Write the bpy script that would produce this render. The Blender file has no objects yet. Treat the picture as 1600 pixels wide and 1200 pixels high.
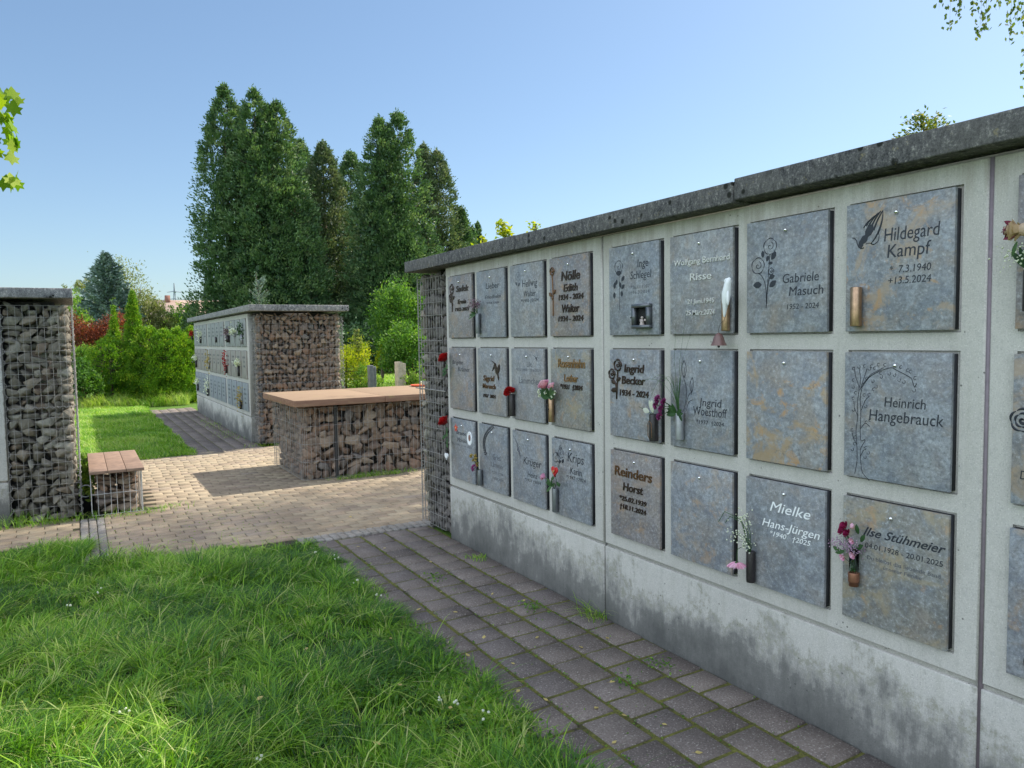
import bpy, bmesh, math, random
import numpy as np
from mathutils import Matrix, Vector
sc = bpy.context.scene
COL = sc.collection
R = math.radians
rng = np.random.default_rng(7)
random.seed(7)

# ------------------------------------------------------------ camera
cam_d = bpy.data.cameras.new('camera'); cam = bpy.data.objects.new('camera', cam_d); COL.objects.link(cam)
YAW, PITCH, ROLL = 0.52535568, 0.06314357, 0.01611961
cy, sy = math.cos(YAW), math.sin(YAW)
fw = Vector((sy*math.cos(PITCH), cy*math.cos(PITCH), -math.sin(PITCH)))
rt = Vector((cy, -sy, 0)); dn = fw.cross(rt)
r2 = rt*math.cos(ROLL) + dn*math.sin(ROLL); d2 = -rt*math.sin(ROLL) + dn*math.cos(ROLL)
cam.matrix_world = Matrix(((r2.x, -d2.x, -fw.x, 0), (r2.y, -d2.y, -fw.y, 0), (r2.z, -d2.z, -fw.z, 1.55), (0, 0, 0, 1)))
cam_d.sensor_width = 36; cam_d.lens = 36*1169.1/1600; cam_d.clip_start = 0.05; cam_d.clip_end = 3000
sc.camera = cam

# ------------------------------------------------------------ sky and sun
SUN_EL = R(45.5); SUN_AZ = R(80.6)          # azimuth from +Y towards +X
world = bpy.data.worlds.new('World'); sc.world = world; world.use_nodes = True
wn = world.node_tree.nodes; wl = world.node_tree.links
bg = wn['Background']; sky = wn.new('ShaderNodeTexSky'); sky.sky_type = 'NISHITA'; sky.sun_disc = False
sky.sun_elevation = SUN_EL; sky.sun_rotation = SUN_AZ; sky.air_density = 1.0; sky.dust_density = 0.7; sky.ozone_density = 1.6
# upper sky lifted over a dimmed low band, added fill for the shaded sides
wtc = wn.new('ShaderNodeTexCoord'); wsx = wn.new('ShaderNodeSeparateXYZ'); wl.new(wtc.outputs['Generated'], wsx.inputs[0])
wrm = wn.new('ShaderNodeMapRange'); wrm.data_type = 'FLOAT_VECTOR'; wrm.interpolation_type = 'SMOOTHSTEP'
for i_, v_ in ((7, (.45,)*3), (8, (.75,)*3), (9, (.337, .389, .428)), (10, (1.35, 1.10, .90))): wrm.inputs[i_].default_value = v_
wcb = wn.new('ShaderNodeCombineXYZ')
for i_ in range(3): wl.new(wsx.outputs[2], wcb.inputs[i_])
wl.new(wcb.outputs[0], wrm.inputs[6])
wgm = wn.new('ShaderNodeGamma'); wgm.inputs[1].default_value = .82; wl.new(sky.outputs[0], wgm.inputs[0])
wml = wn.new('ShaderNodeVectorMath'); wml.operation = 'MULTIPLY'; wl.new(wgm.outputs[0], wml.inputs[0]); wl.new(wrm.outputs[1], wml.inputs[1])
# added bright cloudy patch in the unseen sky behind the camera, fills the shaded wall
wdt = wn.new('ShaderNodeVectorMath'); wdt.operation = 'DOT_PRODUCT'; wl.new(wtc.outputs['Generated'], wdt.inputs[0]); wdt.inputs[1].default_value = Vector((-.88, -.36, .30)).normalized()
wcm = wn.new('ShaderNodeMapRange'); wcm.interpolation_type = 'SMOOTHSTEP'; wl.new(wdt.outputs['Value'], wcm.inputs[0])
for k_, v_ in ((1, .35), (2, .85), (3, 0), (4, 1)): wcm.inputs[k_].default_value = v_
wcn = wn.new('ShaderNodeTexNoise'); wcn.inputs['Scale'].default_value = 2.5; wcn.inputs['Detail'].default_value = 6; wl.new(wtc.outputs['Generated'], wcn.inputs['Vector'])
wcl = wn.new('ShaderNodeMapRange'); wl.new(wcn.outputs['Fac'], wcl.inputs[0])
for k_, v_ in ((1, .35), (2, .6), (3, .45), (4, 1.15)): wcl.inputs[k_].default_value = v_
wmm = wn.new('ShaderNodeMath'); wmm.operation = 'MULTIPLY'; wl.new(wcm.outputs[0], wmm.inputs[0]); wl.new(wcl.outputs[0], wmm.inputs[1])
wcs = wn.new('ShaderNodeVectorMath'); wcs.operation = 'SCALE'; wcs.inputs[0].default_value = (2.9, 3.05, 3.25); wl.new(wmm.outputs[0], wcs.inputs['Scale'])
wad = wn.new('ShaderNodeVectorMath'); wad.operation = 'ADD'; wl.new(wml.outputs[0], wad.inputs[0]); wl.new(wcs.outputs[0], wad.inputs[1])
wl.new(wad.outputs[0], bg.inputs[0]); bg.inputs[1].default_value = 0.15
sun_d = bpy.data.lights.new('sun', 'SUN'); sun_d.energy = 2.4; sun_d.angle = R(0.55); sun_d.color = (1.0, 0.93, 0.82)
sun = bpy.data.objects.new('sun', sun_d); COL.objects.link(sun)
sdir = Vector((math.sin(SUN_AZ)*math.cos(SUN_EL), math.cos(SUN_AZ)*math.cos(SUN_EL), math.sin(SUN_EL)))
sun.rotation_euler = sdir.to_track_quat('Z', 'Y').to_euler(); sun.location = (20, 4, 20)
vs = sc.view_settings; vs.view_transform = 'Standard'; vs.look = 'None'; vs.exposure = 1.75; vs.gamma = 1.0
sc.cycles.max_bounces = 6; sc.cycles.transparent_max_bounces = 4

# ------------------------------------------------------------ mesh helpers
class MB:
    def __init__(s): s.b = []
    def add(s, V, F, r=0.5):
        V = np.asarray(V, float).reshape(-1, 3); F = np.asarray(F, int)
        if F.size == 0: return
        rr = np.full(len(F), r, float) if np.isscalar(r) else np.asarray(r, float)
        s.b.append((V, F, rr))
    def merge(s, o): s.b += o.b
def origin_of(p):
    o = Vector((0, 0, 0))
    while p is not None and not p.get('rot0', 0) and p.name in ORG: return ORG[p.name].copy()
    return o
ORG = {}
def build(name, mb, mat, parent=None, smooth=False, world=True):
    """one mesh object; vertices given in world space (or in the parent's space when the parent is rotated)"""
    off = 0; Vs = []; loops = []; starts = []; rs = []; ls = 0
    for V, F, r in mb.b:
        Vs.append(V); n, k = F.shape
        loops.append((F+off).ravel()); starts.append(ls+np.arange(n)*k); ls += n*k; off += len(V); rs.append(r)
    V = np.concatenate(Vs); L = np.concatenate(loops); S = np.concatenate(starts); rr = np.concatenate(rs)
    org = ORG.get(parent.name) if parent is not None else None
    if org is None: org = Vector((0, 0, 0))
    if parent is None and world:
        lo = V.min(0); hi = V.max(0); org = Vector(((lo[0]+hi[0])/2, (lo[1]+hi[1])/2, lo[2]))
    V = V - np.array(org)
    me = bpy.data.meshes.new(name)
    me.vertices.add(len(V)); me.vertices.foreach_set('co', V.ravel())
    me.loops.add(len(L)); me.loops.foreach_set('vertex_index', L)
    me.polygons.add(len(S)); me.polygons.foreach_set('loop_start', S)
    at = me.attributes.new('rnd', 'FLOAT', 'FACE'); at.data.foreach_set('value', rr)
    if smooth: me.polygons.foreach_set('use_smooth', np.ones(len(S), bool))
    me.update(calc_edges=True); me.validate()
    me.materials.append(mat)
    o = bpy.data.objects.new(name, me); COL.objects.link(o)
    if parent is not None:
        o.parent = parent; ORG[o.name] = org.copy()
    else:
        o.location = org; ORG[o.name] = org.copy()
    return o
def tag(o, label=None, cat=None, group=None, kind=None):
    if label: o['label'] = label
    if cat: o['category'] = cat
    if group: o['group'] = group
    if kind: o['kind'] = kind
    return o
def thing(name, label, cat, loc=(0, 0, 0), group=None):
    o = bpy.data.objects.new(name, None); COL.objects.link(o); o.empty_display_size = .1
    o.location = loc; ORG[o.name] = Vector(loc); return tag(o, label, cat, group)
WALLROT = Matrix(((0, 0, -1), (-1, 0, 0), (0, 1, 0)))      # local x -> -Y, local y -> Z, local z -> -X
def wall_thing(name, label, cat, loc, group=None):
    o = thing(name, label, cat, loc, group)
    o.matrix_world = Matrix.Translation(loc) @ WALLROT.to_4x4(); ORG[o.name] = Vector((0, 0, 0)); return o

def box(mb, a, b, r=.5, c=0.0):
    x0, y0, z0 = [min(p, q) for p, q in zip(a, b)]; x1, y1, z1 = [max(p, q) for p, q in zip(a, b)]
    if c <= 0:
        V = [(x, y, z) for z in (z0, z1) for y in (y0, y1) for x in (x0, x1)]
        mb.add(V, [(0, 2, 3, 1), (4, 5, 7, 6), (0, 1, 5, 4), (2, 6, 7, 3), (0, 4, 6, 2), (1, 3, 7, 5)], r); return
    bm = bmesh.new(); bmesh.ops.create_cube(bm, size=1)
    bmesh.ops.scale(bm, vec=(x1-x0, y1-y0, z1-z0), verts=bm.verts); bmesh.ops.translate(bm, vec=((x0+x1)/2, (y0+y1)/2, (z0+z1)/2), verts=bm.verts)
    bmesh.ops.bevel(bm, geom=bm.edges[:], offset=c, segments=2, affect='EDGES', profile=.6)
    from_bm(mb, bm, r)
def from_bm(mb, bm, r=.5, M=None):
    bm.verts.index_update(); V = np.array([v.co[:] for v in bm.verts])
    if M is not None: V = (np.c_[V, np.ones(len(V))] @ np.array(M).T)[:, :3]
    d = {}
    for f in bm.faces: d.setdefault(len(f.verts), []).append([v.index for v in f.verts])
    first = True
    for k, F in d.items(): mb.add(V, F, r)
    bm.free()
def tube(mb, pts, r, n=6, r_end=None, rnd=.5, cap=True):
    P = np.asarray(pts, float); m = len(P)
    rad = np.linspace(r, r if r_end is None else r_end, m) if np.isscalar(r) else np.asarray(r, float)
    T = np.gradient(P, axis=0); T /= np.linalg.norm(T, axis=1)[:, None]+1e-9
    up = np.array([0, 0, 1.]) if abs(T[0][2]) < .9 else np.array([1., 0, 0])
    a = np.cross(T[0], up); a /= np.linalg.norm(a); V = []
    for i in range(m):
        a = a - T[i]*(a@T[i]); a /= np.linalg.norm(a)+1e-9; b = np.cross(T[i], a)
        for k in range(n):
            t = 2*math.pi*k/n; V.append(P[i]+rad[i]*(math.cos(t)*a+math.sin(t)*b))
    F = [(i*n+k, i*n+(k+1) % n, (i+1)*n+(k+1) % n, (i+1)*n+k) for i in range(m-1) for k in range(n)]
    mb.add(V, F, rnd)
    if cap:
        c = len(V); V2 = V+[P[0], P[-1]]
        mb.add(V2, [(c, (k+1) % n, k) for k in range(n)]+[(c+1, (m-1)*n+k, (m-1)*n+(k+1) % n) for k in range(n)], rnd)
def lathe(mb, c, prof, n=20, r=.5, axis='z'):
    V = []; m = len(prof)
    for (ra, h) in prof:
        for k in range(n):
            t = 2*math.pi*k/n; p = (ra*math.cos(t), ra*math.sin(t), h)
            if axis == 'x': p = (p[2], p[0], p[1])
            if axis == 'y': p = (p[0], p[2], p[1])
            V.append((c[0]+p[0], c[1]+p[1], c[2]+p[2]))
    F = [(i*n+k, i*n+(k+1) % n, (i+1)*n+(k+1) % n, (i+1)*n+k) for i in range(m-1) for k in range(n)]
    mb.add(V, F, r)
def ico(mb, c, rad, sub=1, r=.5, jit=0):
    bm = bmesh.new(); bmesh.ops.create_icosphere(bm, subdivisions=sub, radius=1)
    rad = (rad,)*3 if np.isscalar(rad) else rad
    for v in bm.verts:
        k = 1+jit*random.uniform(-1, 1); v.co = Vector((v.co.x*rad[0]*k+c[0], v.co.y*rad[1]*k+c[1], v.co.z*rad[2]*k+c[2]))
    from_bm(mb, bm, r)
def unit(a): return a/(np.linalg.norm(a, axis=-1, keepdims=True)+1e-9)
def diamonds(mb, P, A, L, W, r, droop=0.0):
    """leaf-shaped quads: centres P, long axes A, lengths L, widths W"""
    n = len(P); A = unit(A); Bv = unit(np.cross(A, unit(rng.normal(size=(n, 3)))))
    L = np.broadcast_to(L, (n,))[:, None]; W = np.broadcast_to(W, (n,))[:, None]
    dz = np.zeros((n, 3)); dz[:, 2] = -droop*L[:, 0]
    V = np.stack([P-A*L*.5, P+Bv*W*.5-A*L*.08, P+A*L*.5+dz, P-Bv*W*.5-A*L*.08], 1).reshape(-1, 3)
    F = np.arange(4*n).reshape(n, 4); mb.add(V, F, r)
def wires(mb, p0, du, dv, nu, nv, su, sv, rad=.0022, jit=.002):
    """rectangular welded mesh; nu wires spaced su along unit du, each running along dv"""
    p0 = np.array(p0, float); du = np.array(du, float); dv = np.array(dv, float); nrm = np.cross(du, dv)
    for i in range(nu):
        a = p0+du*su*i+nrm*random.uniform(-jit, jit); b = a+dv*sv*(nv-1)+nrm*random.uniform(-jit, jit)
        tube(mb, [a, (a+b)/2+nrm*random.uniform(-jit, jit)+du*random.uniform(-jit, jit), b], rad, 4, rnd=random.random(), cap=False)
    for j in range(nv):
        a = p0+dv*sv*j+nrm*rad*2; b = a+du*su*(nu-1)
        tube(mb, [a, (a+b)/2+nrm*random.uniform(-jit, jit)+dv*random.uniform(-jit, jit)*2, b], rad, 4, rnd=random.random(), cap=False)
def helix(mb, x, y, z0, z1, r=.014, pitch=.05, rad=.0018):
    n = int((z1-z0)/pitch*8); t = np.arange(n)/8.0
    P = np.c_[x+r*np.cos(t*2*math.pi), y+r*np.sin(t*2*math.pi), z0+t*pitch]; tube(mb, P, rad, 4, cap=False)

# ------------------------------------------------------------ materials
def mat(name, rough=.8, metal=0.0, spec=.35):
    m = bpy.data.materials.new(name); m.use_nodes = True; nt = m.node_tree; b = nt.nodes['Principled BSDF']
    b.inputs['Roughness'].default_value = rough; b.inputs['Metallic'].default_value = metal; b.inputs['Specular IOR Level'].default_value = spec
    return m, nt, b
class N:
    def __init__(s, nt): s.nt = nt
    def n(s, t, **kw):
        q = s.nt.nodes.new(t)
        for k, v in kw.items():
            if k.startswith('_'): setattr(q, k[1:], v)
            else: q.inputs[k.replace('__', ' ')].default_value = v
        return q
    def l(s, a, b): s.nt.links.new(a, b)
    def coord(s, off=False):
        c = s.n('ShaderNodeTexCoord'); o = c.outputs['Object']
        if off:
            oi = s.n('ShaderNodeObjectInfo'); mu = s.n('ShaderNodeMath', _operation='MULTIPLY'); mu.inputs[1].default_value = 37.0
            s.l(oi.outputs['Random'], mu.inputs[0]); ad = s.n('ShaderNodeVectorMath', _operation='ADD'); s.l(o, ad.inputs[0]); s.l(mu.outputs[0], ad.inputs[1]); o = ad.outputs[0]
        return o
    def scale(s, v, sc3):
        m = s.n('ShaderNodeMapping'); m.inputs['Scale'].default_value = sc3; s.l(v, m.inputs['Vector']); return m.outputs[0]
    def noise(s, v, scale, detail=4, rough=.6, dist=0, out='Fac'):
        q = s.n('ShaderNodeTexNoise', Scale=scale, Detail=detail, Roughness=rough, Distortion=dist); s.l(v, q.inputs['Vector']); return q.outputs[out]
    def vor(s, v, scale, out='Distance', feat='F1'):
        q = s.n('ShaderNodeTexVoronoi', Scale=scale); q.feature = feat; s.l(v, q.inputs['Vector']); return q.outputs[out]
    def ramp(s, f, pts):
        q = s.n('ShaderNodeValToRGB'); e = q.color_ramp.elements
        while len(e) < len(pts): e.new(.5)
        for i, (p, c) in enumerate(pts):
            e[i].position = p; e[i].color = (c, c, c, 1) if np.isscalar(c) else (*c, 1)
        s.l(f, q.inputs[0]); return q.outputs[0]
    def mix(s, f, a, b, mode='MIX'):
        q = s.n('ShaderNodeMix', _data_type='RGBA', _blend_type=mode)
        for k, v in ((0, f), (6, a), (7, b)):
            if isinstance(v, (int, float)): q.inputs[k].default_value = v if k == 0 else (v, v, v, 1)
            elif isinstance(v, tuple): q.inputs[k].default_value = (*v, 1)
            else: s.l(v, q.inputs[k])
        return q.outputs[2]
    def attr(s, name='rnd', typ='GEOMETRY'):
        q = s.n('ShaderNodeAttribute'); q.attribute_name = name; q.attribute_type = typ; return q.outputs['Fac']
    def bump(s, h, b, strength=.3, dist=.01):
        q = s.n('ShaderNodeBump', Strength=strength, Distance=dist); s.l(h, q.inputs['Height']); s.l(q.outputs[0], b.inputs['Normal']); return q
    def sep(s, v, ax):
        q = s.n('ShaderNodeSeparateXYZ'); s.l(v, q.inputs[0]); return q.outputs[ax]
    def math(s, op, a, b=0.0):
        q = s.n('ShaderNodeMath', _operation=op)
        for k, v in ((0, a), (1, b)):
            if isinstance(v, (int, float)): q.inputs[k].default_value = v
            else: s.l(v, q.inputs[k])
        return q.outputs[0]

def concrete(name, base=(.50, .485, .445), stain=False, dirt=.25, speck=True):
    m, nt, b = mat(name, .9); g = N(nt); v = g.coord()
    big = g.noise(v, 1.7, 5, .6); mid = g.noise(v, 14, 5, .65)
    c = g.mix(g.ramp(big, [(.3, 0.0), (.7, 1.0)]), tuple(x*(1-dirt*.55) for x in base), tuple(x*1.06 for x in base))
    c = g.mix(g.ramp(mid, [(.35, .0), (.75, .35)]), c, tuple(x*.78 for x in base))
    if speck:
        f = g.noise(v, 210, 2, .7); c = g.mix(g.ramp(f, [(.32, .5), (.41, 0.0)]), c, (.20, .20, .19))
        c = g.mix(g.ramp(f, [(.57, 0.0), (.67, .5)]), c, (.72, .70, .66))
        f3 = g.noise(v, 75, 4, .75); c = g.mix(g.ramp(f3, [(.36, .28), (.50, 0.0)]), c, (.28, .28, .26))
        pits = g.vor(v, 34); pm = g.math('MULTIPLY', g.ramp(pits, [(.10, 1.0), (.14, 0.0)]), g.ramp(g.noise(v, 9, 2), [(.56, 0.0), (.60, .8)]))
        c = g.mix(pm, c, (.07, .07, .065))
    # greenish grime and faint runs
    rn = g.noise(g.scale(v, (9, 9, .7)), 3, 4, .65)
    c = g.mix(g.ramp(rn, [(.52, 0.0), (.80, .26)]), c, (.26, .26, .20))
    if not stain:
        z = g.sep(v, 2); dr = g.noise(g.scale(v, (22, 22, .9)), 1.0, 4, .7); dk = g.math('SUBTRACT', g.math('ADD', z, g.math('MULTIPLY', dr, .62)), 2.27)
        c = g.mix(g.ramp(dk, [(.0, 0.0), (.12, .42)]), c, (.25, .22, .17))
    if stain:   # splash dirt: ragged black band with tongues, growing up from the paving
        z = g.sep(v, 2); edge = g.noise(g.scale(v, (2.6, 2.6, 2.6)), 1.0, 6, .68); e2 = g.noise(g.scale(v, (34, 34, 7)), 1.0, 5, .75)
        h = g.math('ADD', g.math('MULTIPLY', edge, .95), g.math('MULTIPLY', e2, .26))
        k = g.math('SUBTRACT', g.math('ADD', h, -.27), z)
        c = g.mix(g.ramp(k, [(.0, 0.0), (.10, .30), (.20, .72), (.40, .90)]), c, (.060, .063, .060)); c = g.mix(g.math('MULTIPLY', g.ramp(k, [(.0, 0.0), (.06, .5), (.16, 0.0)]), g.ramp(g.noise(v, 30, 5, .7), [(.45, 0.0), (.6, 1.0)])), c, (.16, .165, .09))
        sc_ = g.noise(g.scale(v, (3, 3, 26)), 4, 6, .8); sm = g.math('MULTIPLY', g.ramp(sc_, [(.63, 0.0), (.68, .5)]), g.ramp(g.noise(v, 3.5, 2), [(.53, 0.0), (.58, 1.0)]))
        c = g.mix(sm, c, (.42, .43, .41))
    g.l(c, b.inputs['Base Color']); g.bump(g.math('ADD', g.noise(v, 190, 3, .7), g.math('MULTIPLY', mid, 1.2)), b, .35, .004); return m
M_conc = concrete('pale washed concrete'); M_plinth = concrete('stained plinth concrete', stain=True)
def cap_mat(k=1.0):
    m, nt, b = mat('weathered coping concrete', .95); g = N(nt); v = g.coord()
    vv = g.scale(v, (1, 1, .6)); f = g.math('ADD', g.math('MULTIPLY', g.noise(vv, 38, 4, .7), .5), g.math('MULTIPLY', g.noise(v, 120, 3, .8), .5)); c = g.ramp(f, [(.38, (.03*k, .031*k, .033*k)), (.46, (.10*k, .10*k, .105*k)), (.56, (.19*k, .188*k, .185*k)), (.63, (.50*k, .48*k, .44*k))])
    bgn = g.noise(v, 3.2, 5, .65); c = g.mix(g.ramp(bgn, [(.40, .0), (.72, .55)]), c, (.23*k, .22*k, .20*k))
    li = g.vor(v, 16); lm = g.math('MULTIPLY', g.ramp(li, [(.16, 1.0), (.24, 0.0)]), g.ramp(g.noise(v, 6, 3), [(.50, 0.0), (.55, 1.0)])); c = g.mix(lm, c, (.015, .016, .013))
    c = g.mix(g.ramp(g.noise(v, 23, 5, .8), [(.62, 0.0), (.70, .5)]), c, (.30, .25, .12))
    g.l(c, b.inputs['Base Color']); g.bump(f, b, .7, .008); return m
M_cap = cap_mat(.64); M_cap2 = cap_mat(1.45)
def slate(name, rust=.5, tint=(.205, .218, .232), warm=(.30, .23, .16)):
    tint = tuple(x*1.18 for x in tint); warm = tuple(x*1.2 for x in warm)
    m, nt, b = mat(name, .42, 0, .45); g = N(nt); v = g.coord(True)
    w = g.noise(v, 5, 7, .7, .5); fine = g.noise(v, 70, 6, .8); mid = g.noise(v, 19, 6, .72, .4)
    c = g.mix(g.ramp(w, [(.35, 0.0), (.65, 1.0)]), tuple(x*.74 for x in tint), tuple(x*1.14 for x in tint))
    c = g.mix(g.ramp(mid, [(.36, .75), (.52, 0.0)]), c, (tint[0]*.62, tint[1]*.64, tint[2]*.72)); c = g.mix(g.ramp(mid, [(.52, 0.0), (.68, .6)]), c, (tint[0]*1.35, tint[1]*1.42, tint[2]*1.5))
    hue = g.noise(v, 7.5, 5, .6, .3); c = g.mix(g.ramp(hue, [(.50, 0.0), (.64, .30+.25*rust)]), c, (.27, .225, .18)); c = g.mix(g.ramp(hue, [(.34, .35), (.46, 0.0)]), c, (.175, .215, .275))
    c = g.mix(g.ramp(fine, [(.36, .65), (.50, 0.0)]), c, tuple(x*.40 for x in tint)); c = g.mix(g.ramp(fine, [(.54, 0.0), (.68, .65)]), c, (.50, .53, .55))
    rn = g.noise(v, 6.5, 8, .66, .5); rm = g.ramp(rn, [(.57-.07*rust, 0.0), (.66-.07*rust, min(.8, .25+rust*.5))]); c = g.mix(rm, c, warm)
    r3 = g.noise(v, 11, 8, .68, .6); c = g.mix(g.ramp(r3, [(.57, 0.0), (.66, .8*rust)]), c, (.42, .25, .11))
    cr = g.vor(g.mix(.25, v, g.noise(v, 9, 3, out='Color')), 7, feat='DISTANCE_TO_EDGE'); c = g.mix(g.math('MULTIPLY', g.ramp(cr, [(0.0, .55), (.03, 0.0)]), g.ramp(w, [(.5, 0.0), (.6, rust)])), c, (.08, .08, .085))
    g.l(c, b.inputs['Base Color']); g.l(g.ramp(fine, [(.3, .34), (.7, .58)]), b.inputs['Roughness'])
    g.bump(g.math('ADD', g.math('MULTIPLY', w, .8), g.math('MULTIPLY', fine, .35)), b, .35, .006); return m
M_sl = {'blue': slate('blue grey slate', .05), 'bluerust': slate('blue slate with rust bloom', .9), 'mix': slate('mottled slate', .45, (.215, .225, .24)),
        'brown': slate('brown grey slate', .5, (.205, .19, .188), (.25, .185, .14)), 'grey': slate('plain grey slate', .12, (.23, .235, .24)), 'olive': slate('olive grey slate', .6, (.20, .20, .185), (.27, .22, .13)),
        'rust': slate('rust veined slate', 1.0, (.24, .25, .26), (.31, .22, .12))}
def simple(name, col, rough=.6, metal=0.0, var=.0, spec=.4, nscale=30, bump=0.0, coat=0):
    m, nt, b = mat(name, rough, metal, spec); g = N(nt); v = g.coord()
    if var: 
        f = g.noise(v, nscale, 4, .65); c = g.mix(g.ramp(f, [(.3, 0.0), (.7, 1.0)]), tuple(x*(1-var) for x in col), tuple(min(1, x*(1+var)) for x in col)); g.l(c, b.inputs['Base Color'])
        if bump: g.bump(f, b, bump, .004)
    else: b.inputs['Base Color'].default_value = (*col, 1)
    if coat: b.inputs['Coat Weight'].default_value = coat
    return m
M_ink = simple('dark engraved paint', (.022, .026, .036), .5, var=.2, nscale=200)
M_ink2 = simple('worn engraved paint', (.075, .082, .10), .6, var=.3, nscale=300)
M_bz = simple('dark bronze', (.055, .038, .030), .42, .6, .3, nscale=150)
M_br = simple('rubbed bronze', (.16, .085, .045), .38, .7, .4, nscale=120)
M_gold = simple('gilded bronze', (.33, .20, .09), .38, .75, .35, nscale=120)
M_silver = simple('brushed aluminium', (.60, .60, .57), .5, .25, .2, nscale=120)
M_white_paint = simple('white enamel paint', (.78, .80, .80), .4, var=.06)
M_steel = simple('polished steel', (.80, .80, .78), .18, 1.0)
M_brass = simple('aged brass tube', (.36, .235, .15), .30, .85, .3, nscale=40)
M_greytube = simple('grey anodised tube', (.17, .18, .19), .35, .6, .12, nscale=40)
M_darktube = simple('dark bronze tube', (.045, .040, .042), .36, .5, .25, nscale=60)
M_paletube = simple('pale grey tube', (.33, .34, .36), .4, .5, .15, nscale=40)
M_sealant = simple('mauve joint sealant', (.20, .165, .185), .7, var=.15)
M_dark = simple('dark cavity', (.02, .02, .02), .9, var=.2)
M_porc = simple('white glazed porcelain', (.80, .82, .84), .3, var=.04, coat=.4)
M_bell = simple('brown glazed clay', (.16, .085, .075), .35, var=.2, coat=.3)
M_wire = simple('galvanised wire', (.34, .34, .33), .5, .45, .25, nscale=30)
M_wire2 = simple('bright galvanised wire', (.55, .55, .53), .5, .3, .2, nscale=30)
M_wireold = simple('weathered wire', (.30, .29, .27), .55, .4, .3, nscale=30)
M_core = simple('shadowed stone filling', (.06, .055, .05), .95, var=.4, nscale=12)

def stone_mat(name, cols):
    m, nt, b = mat(name, .9); g = N(nt); v = g.coord(); c = g.ramp(g.attr(), [(i/(len(cols)-1), k) for i, k in enumerate(cols)])
    f = g.noise(v, 38, 6, .7); c = g.mix(g.ramp(f, [(.30, .55), (.55, 0.0)]), c, (.09, .085, .075)); c = g.mix(g.ramp(f, [(.55, 0.0), (.80, .45)]), c, (.44, .41, .36))
    g.l(c, b.inputs['Base Color']); g.bump(f, b, .6, .012); return m
M_st_grey = stone_mat('quarried grey stone', [(.13, .115, .09), (.22, .20, .155), (.17, .15, .115), (.33, .31, .25), (.22, .165, .115)])
M_st_brown = stone_mat('quarried brown stone', [(.17, .12, .09), (.28, .205, .145), (.21, .155, .12), (.37, .29, .21), (.28, .17, .11), (.20, .18, .16)])
M_st_dark = stone_mat('dark weathered stone', [(.085, .08, .078), (.13, .12, .11), (.18, .16, .14), (.11, .10, .095)])

def leaf_mat(name, cols, trans=.3, rough=.55, spec=.3):
    m, nt, b = mat(name, rough, 0, spec); g = N(nt)
    c = g.ramp(g.attr(), [(i/(len(cols)-1), k) for i, k in enumerate(cols)])
    g.l(c, b.inputs['Base Color']); t = g.n('ShaderNodeBsdfTranslucent'); c2 = g.mix(1.0, c, (1.15, 1.25, .55), 'MULTIPLY'); g.l(c2, t.inputs['Color'])
    mx = g.n('ShaderNodeMixShader'); mx.inputs[0].default_value = trans; g.l(b.outputs[0], mx.inputs[1]); g.l(t.outputs[0], mx.inputs[2])
    g.l(mx.outputs[0], nt.nodes['Material Output'].inputs[0]); return m
M_cyp = leaf_mat('cypress foliage', [(.034, .078, .036), (.07, .140, .058), (.125, .21, .085), (.21, .28, .13)], .27)
M_cyp2 = leaf_mat('grey green cypress foliage', [(.042, .08, .042), (.085, .135, .07), (.14, .185, .10), (.23, .25, .155)], .25)
M_thuja = leaf_mat('bright thuja foliage', [(.05, .13, .015), (.12, .26, .02), (.21, .38, .025), (.40, .48, .04)], .28)
M_spruce = leaf_mat('blue spruce needles', [(.05, .11, .09), (.11, .18, .15), (.19, .27, .23), (.30, .38, .33)], .2)
M_birch = leaf_mat('birch leaves', [(.05, .09, .02), (.09, .14, .03), (.16, .19, .05), (.28, .26, .05)], .45)
M_bush = leaf_mat('garden shrub leaves', [(.045, .12, .02), (.09, .20, .03), (.17, .30, .04), (.32, .42, .07)], .4)
M_yel = leaf_mat('yellow green leaves', [(.14, .22, .01), (.26, .33, .015), (.40, .42, .02), (.50, .45, .03)], .5)
M_maple = leaf_mat('maple leaves', [(.10, .20, .012), (.20, .33, .014), (.34, .43, .02)], .5)
M_red = leaf_mat('red barberry leaves', [(.06, .02, .015), (.14, .035, .02), (.30, .07, .03), (.48, .16, .06)], .3)
M_pale = leaf_mat('pale willow leaves', [(.09, .13, .04), (.17, .20, .07), (.26, .28, .11), (.34, .34, .16)], .4)
M_grass = leaf_mat('lawn grass blades', [(.034, .105, .026), (.078, .205, .024), (.16, .35, .022), (.31, .51, .040), (.55, .55, .24)], .42, .42, .35)
M_green = leaf_mat('dark green stem', [(.02, .06, .02), (.04, .10, .03), (.07, .14, .05)], .2, .5)
M_bark = simple('rough bark', (.10, .075, .055), .95, var=.4, nscale=14, bump=.6)
M_bbark = simple('white birch bark', (.55, .53, .48), .8, var=.35, nscale=6, bump=.3)
def petal(name, a, b_, trans=.35):
    return leaf_mat(name, [a, b_], trans, .5)
M_redp = petal('red petals', (.28, .008, .012), (.55, .02, .025)); M_pink = petal('pink petals', (.62, .22, .42), (.85, .55, .72))
M_rosepink = petal('pale pink rose petals', (.72, .32, .55), (.88, .68, .80)); M_purple = petal('purple petals', (.16, .02, .11), (.42, .09, .30))
M_wp = petal('white petals', (.62, .64, .55), (.85, .86, .82)); M_dry = petal('dried yellow petals', (.32, .22, .06), (.55, .42, .16))
M_heather = petal('dry heather florets', (.13, .08, .10), (.34, .22, .30)); M_magenta = petal('dark magenta petals', (.20, .01, .06), (.42, .03, .14)); M_lilac = petal('lilac florets', (.35, .20, .36), (.66, .48, .66))
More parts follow.
